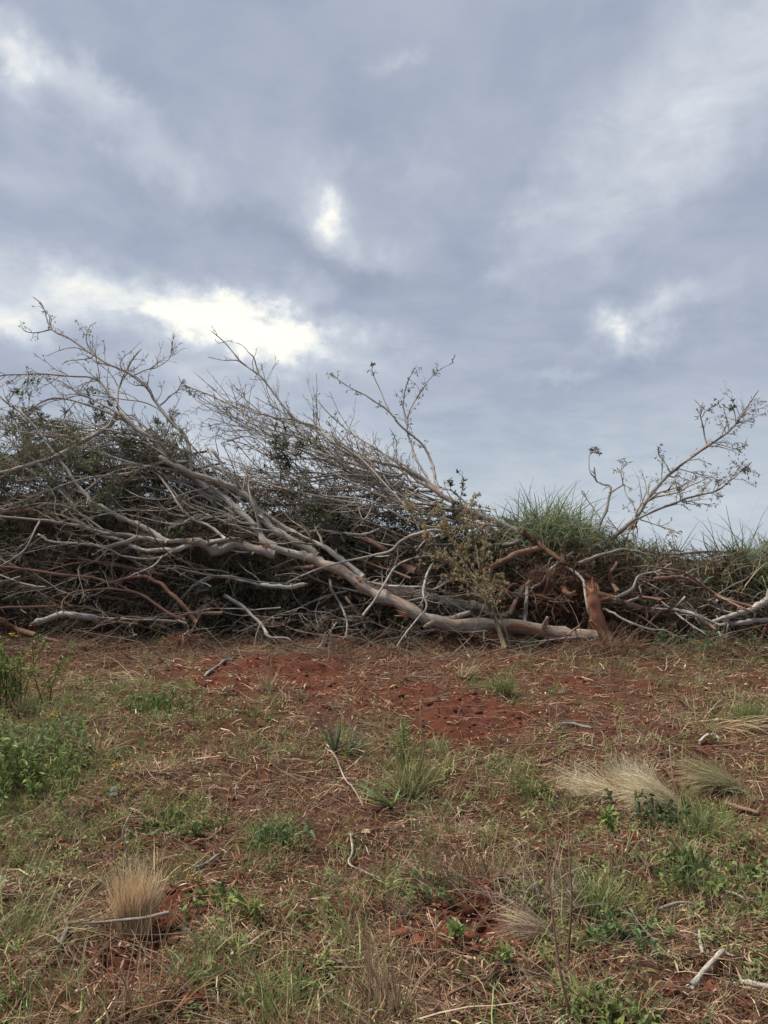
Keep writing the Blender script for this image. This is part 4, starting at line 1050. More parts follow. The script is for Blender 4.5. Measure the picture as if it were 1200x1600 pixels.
# wider dead blades and cane leaves, curled, lying over the straw
n = 6500
x, y = vis_points(n, rng); den = fbm(x * 2.2, y * 2.2, 4, 141); keep = rng.uniform(0, 1, n) < np.clip((den - .42) * 5, .05, 1) * (1 - .7 * bare_at(x, y)); x, y = x[keep], y[keep]; n = len(x)
a = fbm(x * 1.3, y * 1.3, 3, 155) * 12 + rng.normal(0, .7, n)
d = np.stack([np.cos(a), np.sin(a), rng.uniform(-.05, .45, n)], -1)
V = ribbons(np.stack([x, y, ground_z(x, y) + rng.uniform(.004, .03, n)], -1), d, rng.gamma(2.6, .032, n) + .03, rng.uniform(.004, .010, n) * np.clip(y / 5, .8, 1.5), rng.uniform(.1, 1.1, n), 4, 'blade', pick(STRAWC[:3] + PALE + [(.60, .46, .31), (.33, .19, .12)], n, rng), flat=True, wob=.25, rng=rng)
V[0][:, 2] = np.maximum(V[0][:, 2], ground_z(V[0][:, 0], V[0][:, 1]) + .002)
obj('dead_blades', mk_mesh('dead_blades', *V), STRAW, kind='stuff', label='curled dead cane leaves lying over the straw', cat='dead leaves')
# upright dead stubble
n = 30000
x, y = vis_points(n, rng); den = fbm(x * 2.9, y * 2.9, 4, 43)
keep = (den > .50) & (rng.uniform(0, 1, n) < np.clip(.5 + y / 9, 0, 1)) & (bare_at(x, y) < .35); x, y = x[keep], y[keep]; n = len(x)
d = norm(rng.normal(0, .5, (n, 3)) * np.array([1, 1, .2]) + np.array([0, 0, 1]))
V = ribbons(np.stack([x, y, ground_z(x, y) - .005], -1), d, rng.uniform(.04, .17, n), rng.uniform(.002, .0042, n) * np.clip(y / 5, .8, 1.6), rng.uniform(.1, 1.2, n), 3, 'blade', pick(STRAWC[:4] + PALE, n, rng), rng=rng)
obj('stubble', mk_mesh('stubble', *V), STRAW, kind='stuff', label='upright dead grass stubble among the straw', cat='dead grass')
# green blades in tufts
nt_ = 13000
x0, y0 = vis_points(nt_, rng); g = wmask(GREEN, x0, y0) * .95 + .34 * (fbm(x0 * 1.7, y0 * 1.7, 4, 47) > .53)
keep = rng.uniform(0, 1, nt_) < np.clip(g * .95 - .06, 0.05, 1) * (1 - bare_at(x0, y0)); x0, y0 = x0[keep], y0[keep]; nt_ = len(x0)
per = rng.integers(3, 20, nt_); ti = np.repeat(np.arange(nt_), per); n = len(ti)
rad = rng.uniform(.015, .05, nt_)[ti]; hgt = rng.gamma(5, .018, nt_)[ti]
x = x0[ti] + rng.normal(0, 1, n) * rad; y = y0[ti] + rng.normal(0, 1, n) * rad
tilt = rng.normal(0, .35, (nt_, 2))[ti]
d = norm(np.stack([tilt[:, 0] + rng.normal(0, .42, n), tilt[:, 1] + rng.normal(0, .42, n), np.ones(n)], -1))
tc_ = np.asarray(pick(GREENB, nt_, rng))[ti] * rng.normal(1, .15, (n, 1)); mixs = (rng.uniform(0, 1, n) < .22)[:, None]
tc_ = np.clip(np.where(mixs, pick(STRAWC[:3], n, rng), tc_), .01, .8)
V = ribbons(np.stack([x, y, ground_z(x, y) - .005], -1), d, hgt * rng.uniform(.5, 1.2, n), rng.uniform(.003, .0075, n) * np.clip(y / 4.5, .9, 1.6), rng.uniform(.2, 1.6, n), 4, 'blade', tc_, rng=rng)
obj('grass', mk_mesh('grass', *V), GRASS, kind='stuff', label='short green grass growing back through the straw', cat='grass')
# low broad leaved weeds
nt_ = 7000
x0, y0 = vis_points(nt_, rng); g = wmask(GREEN, x0, y0) - .1 + .45 * (fbm(x0 * 2.1, y0 * 2.1, 4, 49) > .6)
keep = rng.uniform(0, 1, nt_) < np.clip(g * .8, .008, 1) * (1 - bare_at(x0, y0)); x0, y0 = x0[keep], y0[keep]; nt_ = len(x0)
per = rng.integers(7, 20, nt_); ti = np.repeat(np.arange(nt_), per); n = len(ti)
x = x0[ti] + rng.normal(0, .02, n); y = y0[ti] + rng.normal(0, .02, n)
d = norm(rng.normal(0, 1, (n, 3)) * np.array([1, 1, .35]) + np.array([0, 0, .45]))
V = ribbons(np.stack([x, y, ground_z(x, y) + rng.uniform(.003, .06, n)], -1), d, rng.uniform(.014, .042, n), rng.uniform(.005, .012, n), .9, 3, 'lens', np.asarray(pick(WEED, nt_, rng))[ti] * rng.normal(1, .15, (n, 1)), flat=True, rng=rng)
obj('low_weeds', mk_mesh('low_weeds', V[0], V[1], np.clip(V[2], .01, .8)), GRASS, kind='stuff', label='low green broad leaved weeds among the straw', cat='weeds')
# broken twigs and bark flakes on the ground
n = 4600
x, y = vis_points(n, rng); foot = rng.uniform(0, 1, n) < .28; y = np.where(foot, rng.uniform(8.9, 10.8, n), y); x = np.where(foot, rng.uniform(-6, 6, n), x); FOOT = foot
B = np.stack([x, y, ground_z(x, y) + .012], -1)[:, None]; a = rng.uniform(0, 6.28, n)
d0 = np.stack([np.cos(a), np.sin(a) * .7, rng.normal(.02, .10, n) + FOOT * rng.uniform(0, .5, n)], -1)
Lx = (rng.gamma(2.2, .085, n) + .05) * np.where(FOOT, 1.7, 1)
pts = [B[:, 0]]; dd = norm(d0)
for q in range(5):
    pts.append(pts[-1] + dd * (Lx / 5)[:, None]); dd = norm(dd + rng.normal(0, .16, (n, 3)) * np.array([1, 1, .5]))
P = np.stack(pts, 1); P[:, :, 2] = np.maximum(P[:, :, 2], ground_z(P[:, :, 0], P[:, :, 1]) + .003)
V = tubes(P, (rng.uniform(.0016, .0048, n) * np.clip(y / 5, .8, 1.5))[:, None] * np.linspace(1, .5, 6)[None], 4, rng=rng)
obj('ground_twigs', mk_mesh('ground_twigs', *V), GTWIG, kind='stuff', label='small broken twigs scattered over the cleared ground', cat='twigs')
n = 26000
x, y = vis_points(n, rng)
a = rng.uniform(0, 6.28, n); d = np.stack([np.cos(a), np.sin(a), rng.normal(.1, .3, n)], -1)
V = ribbons(np.stack([x, y, ground_z(x, y) + rng.uniform(.004, .025, n)], -1), d, rng.gamma(3, .009, n) + .006, rng.uniform(.004, .013, n) * np.clip(y / 5, .8, 1.5), .3, 2, 'lens', pick([(.36, .26, .18), (.24, .145, .092), (.15, .08, .05), (.46, .37, .28), (.29, .165, .105), (.09, .05, .034), (.19, .10, .065), (.11, .06, .04)], n, rng, .25), flat=True, rng=rng)
obj('leaf_flakes', mk_mesh('leaf_flakes', *V), STRAW, kind='stuff', label='dry leaf and bark flakes lying on the straw', cat='dead leaves')


# clods of red soil
def clod_mesh(seed, k=9):
    rng = np.random.default_rng(seed)
    u = np.linspace(0, 2 * PI, k, endpoint=False); v = np.linspace(.2, PI - .2, 6); UU, VV = np.meshgrid(u, v)
    r = rng.uniform(.7, 1.2, UU.shape)
    V = np.stack([r * np.cos(UU) * np.sin(VV), r * np.sin(UU) * np.sin(VV), .65 * r * np.cos(VV)], -1).reshape(-1, 3)
    ii = (np.arange(5)[:, None] * k + np.arange(k)[None, :]); i2 = (np.arange(5)[:, None] * k + (np.arange(k)[None, :] + 1) % k)
    Q = np.stack([ii, i2, i2 + k, ii + k], -1).reshape(-1, 4)
    t = [(a_, a_ + 1, k - 2 - a_, k - 1 - a_) for a_ in range(k // 2 - 1)]
    Q = np.concatenate([Q, np.array([(q0 + 5 * k, q1 + 5 * k, q2 + 5 * k, q3 + 5 * k) for q0, q1, q2, q3 in t])])
    return V, Q


m, b, p, out = mat('red_clod')
oc = b.n('ShaderNodeTexCoord').outputs['Object']
n2 = b.noise(oc, 30, 5, .65).outputs['Fac']
b.put(p.inputs['Base Color'], b.mix(b.ramp(n2, .35, .65), (.085, .030, .019), (.165, .065, .04))); p.inputs['Roughness'].default_value = .95; p.inputs['Specular IOR Level'].default_value = .05
CLOD = m
cv, cq = zip(*[clod_mesh(s_) for s_ in range(5)])
n = 8000
x, y = vis_points(n, rng, 2, 11); bb = bare_at(x, y); keep = rng.uniform(0, 1, n) < bb + .12; x, y = x[keep], y[keep]; n = len(x)
parts = []
for i in range(n):
    k = i % 5; sc = min(rng.gamma(1.6, .009) + .004, .035); a_ = rng.uniform(0, 6.28); c_, s_ = math.cos(a_), math.sin(a_)
    v_ = cv[k] * sc; v_ = np.stack([v_[:, 0] * c_ - v_[:, 1] * s_, v_[:, 0] * s_ + v_[:, 1] * c_, v_[:, 2]], -1) + np.array([x[i], y[i], 0])
    parts.append((v_, cq[k], None))
zz = ground_z(x, y)
parts = [(v_ + np.array([0, 0, zz[i]]), q_, None) for i, (v_, q_, _) in enumerate(parts)]
Vj = join(parts)
obj('soil_crumbs', mk_mesh('soil_crumbs', Vj[0], Vj[1]), CLOD, kind='stuff', label='crumbled red soil on the bare patches', cat='soil')

# ------------------------------------------------------------------ plants one can point to
def tussock(label, px, py, n, L, spread, dirv, fan_, droop, cols, seed, wd=.0026, name='dry_tussock', cat='tussock', group='pale dry grass tussocks', mt=None, base_r=.05):
    rng = np.random.default_rng(seed); c0 = on_ground(px, py)
    a_ = rng.uniform(0, 6.28, n); r_ = np.sqrt(rng.uniform(0, 1, n)) * base_r
    B = np.stack([np.cos(a_) * r_ * spread, np.sin(a_) * r_, np.zeros(n)], -1)
    d = norm(np.array(dirv) + rng.normal(0, 1, (n, 3)) * np.array(fan_) + B * 3)
    V = ribbons(B, d, L * np.clip(rng.normal(.85, .22, n), .2, 1.3), wd * rng.uniform(.7, 1.3, n), droop * np.clip(rng.gamma(1.6, .6, n), .1, 4), 6, 'blade', pick(cols + cols + [(.26, .17, .11)], n, rng, .22), rng=rng, wob=.085)
    V[0][:, 2] = np.maximum(V[0][:, 2], -.02)
    return obj(name, mk_mesh(name, *V), mt or STRAW, label=label, cat=cat, group=group, loc=c0)


TP = [(.74, .55, .36), (.66, .47, .29), (.78, .62, .42), (.68, .58, .37)]
TY = [(.78, .68, .48), (.70, .59, .39), (.82, .73, .53), (.64, .57, .37)]
tussock('upright broom like pale dry tussock with a grey stick across it', 216, 1460, 1300, .225, 1.25, (0.03, .03, 1), (.08, .09, .05), .35, TP, 1, base_r=.048)
tussock('pale dry tussock combed flat to the left, leftmost of the row', 972, 1243, 1000, .36, 1.0, (-1, .25, .42), (.10, .16, .14), .9, TY, 2, base_r=.05)
tussock('pale dry tussock standing upright in the middle of the row', 985, 1240, 750, .21, 1.5, (-.15, .05, 1), (.18, .12, .06), .6, TY, 3, base_r=.06)
tussock('pale dry tussock combed up and left beside a dark stick', 1055, 1264, 1100, .34, 1.0, (-.85, .2, .70), (.12, .18, .16), 1.0, TY, 4, base_r=.05)
tussock('greenish pale tussock combed flat, rightmost of the row', 1155, 1243, 1000, .36, 1.0, (-1, .2, .55), (.08, .14, .12), 1.1, [(.40, .36, .2), (.34, .33, .17), (.46, .42, .26)], 5, base_r=.045)
tussock('small pale hairy tussock lying beside tall dry stalks', 868, 1462, 650, .22, 1.0, (-1, .15, .45), (.12, .22, .16), 1.0, [(.46, .36, .27), (.40, .30, .22), (.52, .42, .32)], 6, base_r=.035)
tussock('splayed pale straw tuft on brown litter at the left', 155, 1182, 150, .30, 1.4, (.1, .1, .6), (.6, .5, .25), 1.6, PALE, 7, wd=.007, base_r=.06)
tussock('flattened pale straw bunch near the left of the heap', 205, 1062, 220, .55, 2.2, (-.9, .15, .16), (.2, .25, .08), .5, PALE, 8, wd=.009, base_r=.12)
tussock('tiny straw tuft on the edge of the red soil', 420, 1083, 80, .20, 1.2, (0, .1, 1), (.4, .3, .1), .8, PALE, 9, wd=.006)
tussock('short pale straw tuft right of the red soil hollow', 726, 1058, 90, .22, 1.4, (.3, .1, .6), (.5, .3, .15), .9, PALE, 10, wd=.008)
tussock('fan of brown dead stalks in the lower middle ground', 722, 1400, 110, .36, 1.5, (-.35, .1, .8), (.35, .3, .2), .8, [(.26, .16, .11), (.2, .12, .08), (.34, .23, .17)], 11, wd=.004, base_r=.12)
tussock('grey tangle of dead stalks around the tall dry stems', 835, 1420, 130, .26, 1.6, (-.1, .1, .8), (.5, .4, .2), 1.4, [(.36, .30, .25), (.28, .22, .18), (.42, .36, .30)], 12, wd=.0035, base_r=.11)
tussock('spray of tan dead stalks at the bottom left', 215, 1610, 60, .36, 1.5, (.2, .3, .7), (.4, .3, .2), .3, [(.34, .22, .14), (.28, .17, .1)], 13, wd=.005, base_r=.06)
tussock('dead straw heap right of the red ground below the heap', 1120, 1130, 260, .42, 2.0, (.5, -.2, .25), (.4, .35, .15), .8, PALE + STRAWC[:3], 14, wd=.006, base_r=.16)
tussock('dead stalk fan at the bottom middle edge', 605, 1606, 90, .22, 1.2, (-.2, .2, .8), (.3, .2, .1), .3, [(.33, .22, .15), (.26, .17, .11), (.4, .3, .2)], 15, wd=.005, base_r=.05)
tussock('pale bent straw tuft at the bottom left of frame', 35, 1480, 200, .30, 1.6, (.4, .1, .6), (.45, .35, .2), 1.2, PALE[:2] + GREENB[2:4], 16, wd=.0045, base_r=.1)
tussock('brown fibrous root tangle spilling at the foot of the reddish stump', 958, 1026, 420, .42, 2.2, (.0, -.3, .5), (.6, .3, .25), 1.6, [(.15, .085, .055), (.21, .125, .08), (.11, .06, .04), (.28, .19, .125)], 17, wd=.008, name='root_tangle', cat='roots', group='brown root tangles', mt=STRAW, base_r=.16)
tussock('brown twiggy tangle under the right end of the main trunk', 880, 1020, 260, .36, 2.4, (.2, -.3, .35), (.6, .3, .2), 1.4, [(.15, .085, .055), (.21, .125, .08), (.11, .06, .04)], 18, wd=.007, name='root_tangle', cat='roots', group='brown root tangles', mt=STRAW, base_r=.16)
GT = 'green grass tufts on the cleared ground'
for i, (lab, px_, py_, n_, L_, dv, cols_) in enumerate([
    ('bright green leaning grass tuft left of bottom centre', 318, 1560, 60, .17, (.35, .2, .8), GREENB),
    ('green grass tuft sprouting by the rightmost pale tussock row', 1085, 1300, 260, .20, (0, .1, 1), GREENB),
    ('green grass tuft at the far edge of the red hollow', 785, 1083, 220, .22, (0, .1, 1), WEED + GREENB),
    ('yellow green grass clump on far right slope', 1165, 1130, 240, .24, (.1, .1, 1), GREENB),
    ('pair of wide green blades lying near bottom centre', 545, 1530, 16, .20, (-.5, .3, .5), GREENB[:2]),
    ('thin blue green grass tuft amid lower middle litter', 597, 1445, 50, .13, (0, .05, 1), [(.13, .17, .10), (.16, .2, .13)]),
    ('tall green grass tuft beside the tall dry stems', 925, 1415, 220, .19, (.05, .1, 1), GREENB),
    ('sparse yellow green grass below the left straw', 425, 1325, 120, .16, (0, .1, 1), GREENB),
    ('upright green grass around the feathery weed', 640, 1235, 220, .26, (0, .1, 1), GREENB + STRAWC[:1]),
    ('green blades growing at the bottom edge left of centre', 440, 1600, 50, .17, (.1, .2, 1), GREENB),
    ('green grass tuft at the left of the red soil', 240, 1112, 260, .2, (0, .1, 1), GREENB + WEED)]):
    tussock(lab, px_, py_, n_, L_, 1.3, dv, (.4, .35, .1), 1.1, cols_, 40 + i, wd=.0065, name='grass_tuft', cat='grass', group=GT, mt=GRASS, base_r=.07)


def leaf_strap(L, wd, d0, droop, seed, segs=9, fold=.35):
    """one strap leaf with a folded section"""
    rng = np.random.default_rng(seed); p = np.zeros(3); d = norm(np.array(d0, float)); s = norm(np.cross(d, np.array([0, 0, 1.0]) + rng.normal(0, .1, 3)))
    V = []
    for k in range(segs + 1):
        t = k / segs; wv = wd * .5 * (math.sin(min(t * 2.6 + .5, PI / 2)) * (1 - t ** 3) + .03); up_ = norm(np.cross(s, d))
        V += [p - s * wv + up_ * wv * fold, p, p + s * wv + up_ * wv * fold]
        p = p + d * L / segs; d = norm(d + np.array([0, 0, -droop / segs]) + rng.normal(0, .03, 3))
    Q = []
    for k in range(segs):
        for j in (0, 1): Q.append((k * 3 + j, k * 3 + j + 1, k * 3 + j + 4, k * 3 + j + 3))
    return np.array(V), np.array(Q)


def rosette(label, px, py, leaves, cols):
    c0 = on_ground(px, py); t = empty('strap_leaf_plant', label, 'plant', c0)
    for i, (az_, tilt_, L, wd, dr) in enumerate(leaves):
        d = (math.cos(az_) * math.sin(tilt_), math.sin(az_) * math.sin(tilt_), math.cos(tilt_))
        V, Q = leaf_strap(L, wd, d, dr, i + 5)
        rng = np.random.default_rng(i + int(px)); c_ = pick(cols, 1, rng)[0]
        C = np.repeat(c_[None], len(V), 0); C[1::3] *= 1.35
        obj('leaf', mk_mesh('leaf', V, Q, C), GRASS, t)


rs = np.random.default_rng(8)
BG = [(.13, .175, .11), (.17, .21, .13), (.10, .14, .085), (.24, .22, .13)]
rosette('spiky blue green plant standing upright below the red soil', 524, 1178, [(rs.uniform(0, 6.28), rs.uniform(.05, .6), rs.uniform(.14, .30), .019, rs.uniform(.0, .6)) for _ in range(13)] + [(rs.uniform(-.5, .6), rs.uniform(.6, 1.0), rs.uniform(.18, .3), .018, rs.uniform(.5, 1.2)) for _ in range(6)], BG)
rosette('bright green strap leaved rosette combed to the left', 612, 1268, [(PI + rs.normal(0, .45), rs.uniform(.5, 1.15), rs.uniform(.13, .26), .020, rs.uniform(.2, .7)) for _ in range(15)] + [(rs.uniform(-.8, .8), rs.uniform(.2, .7), rs.uniform(.08, .13), .022, .3) for _ in range(4)], [(.15, .21, .075), (.19, .25, .10), (.22, .26, .14), (.12, .18, .055)])
tussock('dry pale blades beside the spiky blue green plant', 548, 1178, 90, .24, 1.2, (.35, .1, .9), (.3, .3, .1), 1.0, [(.30, .29, .18), (.24, .25, .14), (.36, .33, .22)], 61, wd=.007)


def weed(label, px, py, h, nst, leafn, cols, seed, spread=.25, ll=.045, lw=.016, name='leafy_weed', lean=(0, 0), group='leafy green weeds', dead=False, base=.05, tilt=.22):
    """several stems with small lance leaves"""
    rng = np.random.default_rng(seed); c0 = on_ground(px, py); t = empty(name, label, 'weed', c0, group)
    B = np.stack([rng.normal(0, base, nst), rng.normal(0, base, nst), np.full(nst, -.01)], -1)
    d = norm(np.stack([rng.normal(lean[0], tilt, nst), rng.normal(lean[1], tilt, nst), np.ones(nst)], -1)); L = h * rng.uniform(.6, 1.05, nst)
    pts = [B]
    for q in range(6): pts.append(pts[-1] + d * (L / 6)[:, None]); d = norm(d + rng.normal(0, .1, (nst, 3)))
    P = np.stack(pts, 1); R = (h * .008 * np.linspace(1, .4, 7))[None].repeat(nst, 0)
    P1, R1 = grow(P, R, 4, .35, (.4, 1.0), .2, 5, .12, .15, .95, (0, 0, .02), rng, .001)
    V = join([(*tubes(P, R, 4, rng=rng), None), (*tubes(P1, R1, 3, rng=rng), None)])
    obj('stems', mk_mesh('stems', V[0], V[1], np.repeat(pick([(.10, .12, .045), (.13, .09, .05)], 1, rng), len(V[0]), 0)), GRASS, t, kind='stuff')
    cols = [tuple(min(v * 1.25, .5) for v in c_) for c_ in cols]; leafn = leafn if leafn > 8 else max(2, int(leafn * .6))
    l1 = leaves_on(P1, R1, leafn, ll, lw, cols, .5, rng, hang=-.1, segs=3); l2 = leaves_on(P, R, leafn * 2, ll * 1.2, lw * 1.1, cols, .6, rng, hang=-.1, segs=3)
    lv = join([l1, l2])
    obj('leaves', mk_mesh('leaves', *lv), GRASS, t, kind='stuff')
    return t


YG = [(.17, .22, .065), (.135, .185, .055), (.21, .25, .09), (.105, .145, .046)]
weed('tall green weed bush at the left edge just below the heap', 6, 1112, .64, 34, 12, YG, 1, base=.17, ll=.05, lw=.010)
weed('dense green weed bush at the left edge, lower of the tall ones', 30, 1238, .40, 40, 10, YG + WEED, 2, base=.18, ll=.05, lw=.011)
weed('grey green feathery weeds beside the left edge bush', 85, 1185, .32, 34, 9, [(.18, .21, .11), (.15, .19, .085), (.21, .235, .12)], 3, base=.14, ll=.045, lw=.007)
weed('dark green leafy clump below the heap at left', 255, 1112, .20, 16, 6, [(.10, .15, .05), (.13, .175, .065)], 4, base=.14)
weed('dark green creeping weed patch left of the grass rosette', 285, 1285, .12, 22, 6, [(.085, .12, .04), (.11, .15, .055)], 5, base=.12, ll=.032, lw=.014, tilt=.7)
weed('mid green weed patch in front of dark forked stick', 655, 1390, .10, 18, 6, [(.11, .17, .07), (.14, .2, .09), (.085, .135, .055)], 6, base=.085, ll=.035, lw=.013, tilt=.7)
weed('feathery upright green weed right of the spiky plant', 640, 1215, .34, 9, 7, [(.13, .19, .06), (.10, .16, .05)], 7, base=.04, ll=.04, lw=.007, tilt=.1)
weed('dark green broad leaved weed right of the tall stalks', 960, 1460, .12, 16, 5, [(.09, .15, .06), (.12, .185, .08)], 8, base=.06, ll=.034, lw=.012, tilt=.6)
weed('light yellow green sprout near the pale tussock row', 953, 1300, .14, 3, 5, [(.24, .30, .09), (.2, .27, .08)], 9, base=.015, ll=.05, lw=.018, tilt=.2)
weed('single bright sprout on bare soil at lower right centre', 712, 1480, .07, 3, 3, [(.22, .28, .1), (.17, .24, .07)], 10, base=.01, ll=.05, lw=.014, tilt=.3)
weed('yellow green seedling beside the bare soil patch', 778, 1500, .08, 3, 3, [(.24, .28, .12), (.19, .24, .09)], 11, base=.012, ll=.045, lw=.015, tilt=.3)
weed('low moss green weeds at the bottom edge right of centre', 930, 1590, .08, 22, 5, [(.12, .165, .05), (.15, .19, .065)], 12, base=.07, ll=.026, lw=.012, tilt=.7)
weed('green leafy mat hanging at the right foot of the heap', 1060, 1025, .34, 24, 6, [(.075, .11, .055), (.10, .135, .07)], 13, base=.24, ll=.07, lw=.012, tilt=.6)
weed('dark green trailing fronds right of the broken tan branch', 1140, 1020, .34, 26, 6, [(.07, .11, .05), (.095, .14, .065)], 14, base=.3, ll=.08, lw=.011, tilt=.7)
weed('small olive weed at the base of the reddish stump', 972, 1000, .32, 9, 5, [(.12, .13, .05), (.15, .15, .065)], 15, base=.06, ll=.05)
weed('small light green weed under the main trunk', 822, 1018, .20, 9, 4, [(.10, .15, .05), (.13, .18, .07)], 16, base=.08, ll=.045)
weed('olive seedlings in the dark hollow left of the trunk fork', 340, 1000, .50, 10, 6, [(.06, .08, .036), (.085, .10, .05)], 17, base=.10, ll=.05, lw=.01, tilt=.12)
weed('grey green weed cluster left of lower middle', 425, 1325, .14, 12, 5, [(.10, .15, .06), (.13, .18, .08)], 18, base=.06, ll=.04, lw=.012, tilt=.4)
weed('dark bushy weed below the row of pale tussocks', 1010, 1290, .20, 16, 5, [(.07, .09, .04), (.09, .115, .05)], 19, base=.1, ll=.03)
weed('green weed clump by sticks on the right side', 1065, 1365, .15, 14, 5, [(.11, .15, .06), (.085, .125, .045)], 20, base=.06, ll=.055, lw=.012, tilt=.4)
weed('yellow green leafy weed patch at right edge above dark litter', 1150, 1385, .12, 16, 5, WEED, 21, base=.1, ll=.035, tilt=.6)
weed('bright green weeds left of the bottom, beside bare soil', 352, 1440, .14, 12, 5, YG, 22, base=.06, ll=.035, lw=.013, tilt=.5)

# yellow flowers
def flower(label, px, py, hgt, seed):
    rng = np.random.default_rng(seed); c0 = on_ground(px, py); t = empty('yellow_flower', label, 'flower', c0, 'small yellow flowers at the left')
    Pq = np.array([[0, 0, 0], [.004, 0, hgt * .5], [.0, .004, hgt]]); obj('stem', mk_mesh('stem', *tubes(Pq[None], np.full((1, 3), .0022), 4), col=np.tile((.1, .13, .05), (12, 1))), GRASS, t)
    for k in range(7):
        n = 3; B = np.tile(Pq[-1] + rng.normal(0, .018, 3), (n, 1)) + rng.normal(0, .004, (n, 3))
        obj('floret', mk_mesh('floret', *ribbons(B, rng.normal(0, 1, (n, 3)) + np.array([0, -.2, .6]), .02, .012, .3, 2, 'lens', pick([(.62, .44, .03), (.68, .52, .06)], n, rng), rng=rng)), FLOWER, t)


flower('yellow flower head on the green bush top at far left', 24, 1060, .46, 1)
flower('yellow flower above the weeds near the left edge', 90, 1150, .17, 2)
flower('yellow flower cluster low in the left green weeds', 50, 1240, .10, 3)
flower('lone yellow flower above the crumpled grey scrap', 184, 1212, .05, 4)

# ------------------------------------------------------------------ sticks lying on the ground
def ground_stick(label, pix, w0, w1, bark, name='stick', lift=None, side=None, cat='stick', off=0.0):
    sp = smooth_line(pix, 4); n = len(sp); pts = []
    for i, (px, py) in enumerate(sp):
        d = gdepth(py); wv = w0 + (w1 - w0) * i / (n - 1); d0_ = d; r_ = wv / 2 / F * d
        x = (px - 600) / F * d; z = float(ground_z(np.array([x]), np.array([d]))[0]) + r_ * .8 + .012
        if off:
            q_ = at(px, py, off); x, d, z = q_[0], off, q_[2]
        if lift: z += lift * math.sin(PI * i / (n - 1))
        pts.append((x, d, z, r_))
    A = np.array(pts); A[:, 2] = np.maximum(A[:, 2], np.convolve(np.pad(A[:, 2], 2, 'edge'), np.ones(5) / 5, 'valid'))
    c0 = A[0, :3].copy(); t = empty(name, label, cat, c0)
    obj('wood', limb_mesh('wood', A[:, :3], A[:, 3], 8, c0, rough=.07), bark, t)
    for s_ in (side or []):
        sp2 = smooth_line(s_, 4); q = []
        for px, py in sp2:
            d = gdepth(py); x = (px - 600) / F * d; q.append((x, d, float(ground_z(np.array([x]), np.array([d]))[0]) + .018))
        obj('fork', limb_mesh('fork', np.array(q), np.linspace(w1 * .7, w1 * .45, len(q)) / 2 / F * q[0][1], 6, c0), bark, t)
    return t


ground_stick('grey stick lying across the upright broom like tussock', [(265, 1425), (230, 1434), (190, 1438), (160, 1441), (130, 1443)], 5, 3.6, STICK, off=gdepth(1462) - .16)
ground_stick('thin dark twig continuing left below the broom like tussock', [(122, 1455), (100, 1470), (80, 1482)], 4, 3, BARK)
ground_stick('long tan stalk slanting above the strap leaved rosette', [(510, 1167), (527, 1193), (543, 1230), (570, 1268)], 3, 2.6, STICK, lift=.03)
ground_stick('forked whitish stick near the bottom right corner', [(1072, 1556), (1095, 1522), (1120, 1494)], 8, 8, WHITE, lift=.02, side=[[(1120, 1494), (1140, 1498), (1160, 1494)]])
ground_stick('thick white stick at the right edge near the bottom', [(1147, 1540), (1172, 1548), (1210, 1556)], 7, 10, WHITE, lift=.01)
ground_stick('short upright white stick above the forked whitish one', [(1090, 1496), (1086, 1475), (1085, 1453)], 6, 4, WHITE, lift=.01)
ground_stick('level brown grey stick in right weeds', [(1015, 1411), (1050, 1408), (1096, 1407)], 5, 4, BARK, lift=.02)
ground_stick('tan stick dropping from the level brown grey one', [(1069, 1408), (1070, 1430), (1073, 1456)], 6, 4, BARK_RED, lift=.01)
ground_stick('flat grey split stick at the bottom right of centre', [(815, 1508), (832, 1532), (851, 1556)], 7, 8, STICK, name='split_stick')
ground_stick('crooked white twig on dark litter right of centre', [(548, 1300), (551, 1325), (545, 1340), (557, 1352), (580, 1360), (602, 1371)], 3.4, 1.8, WHITE, lift=.02)
ground_stick('thin pale curved twig at the right edge', [(1120, 1390), (1145, 1405), (1172, 1411), (1205, 1404)], 4, 3, STICK, lift=.03)
ground_stick('grey flaking stick on the red ground below the heap', [(872, 1136), (895, 1136), (922, 1146)], 6, 4, BARK)
ground_stick('small white curved twig in the right middle ground', [(1088, 1162), (1102, 1158), (1112, 1149), (1120, 1152)], 4.5, 3, WHITE, lift=.02)
ground_stick('pale wood sliver lying left of the bare soil track', [(349, 1412), (360, 1398), (373, 1383)], 9, 4, WOOD, name='wood_chip', cat='wood chip')
ground_stick('dark brown stick slanting in the lower middle litter', [(612, 1420), (640, 1436), (668, 1452)], 6, 7, BARK_BROWN)
ground_stick('long thin brown twig curving at the bottom right of centre', [(775, 1512), (755, 1550), (700, 1570), (670, 1600)], 5, 4, BARK_RED, lift=.03)
ground_stick('dark thin stick standing against the leaning pale tussock', [(1059, 1264), (1045, 1235), (1028, 1208)], 5, 3, BARK_BROWN, lift=.06)
ground_stick('reddish brown stick behind the rightmost pale tussock', [(1130, 1260), (1155, 1268), (1180, 1276)], 8, 6, BARK_RED)
ground_stick('bent tan stalk lying by the bottom left weeds', [(100, 1500), (112, 1480), (108, 1455), (100, 1440)], 7, 4, STICK, lift=.02)
ground_stick('short brown stick at upper left litter', [(320, 1062), (345, 1048), (365, 1038)], 5, 3, BARK)
ground_stick('pale twig among left straw above the grass', [(85, 1240), (100, 1232), (120, 1226)], 3, 2, STICK)
ground_stick('thin grey stick on brown litter left of centre', [(205, 1270), (225, 1275), (240, 1278)], 4, 3, STICK)
ground_stick('brown stick pile piece right of the red ground', [(1040, 1085), (1065, 1105), (1090, 1122)], 4, 3, BARK_BROWN, lift=.05)
ground_stick('dark brown crooked twig at centre litter', [(840, 1195), (870, 1182), (905, 1176)], 3.5, 2.5, BARK_BROWN)
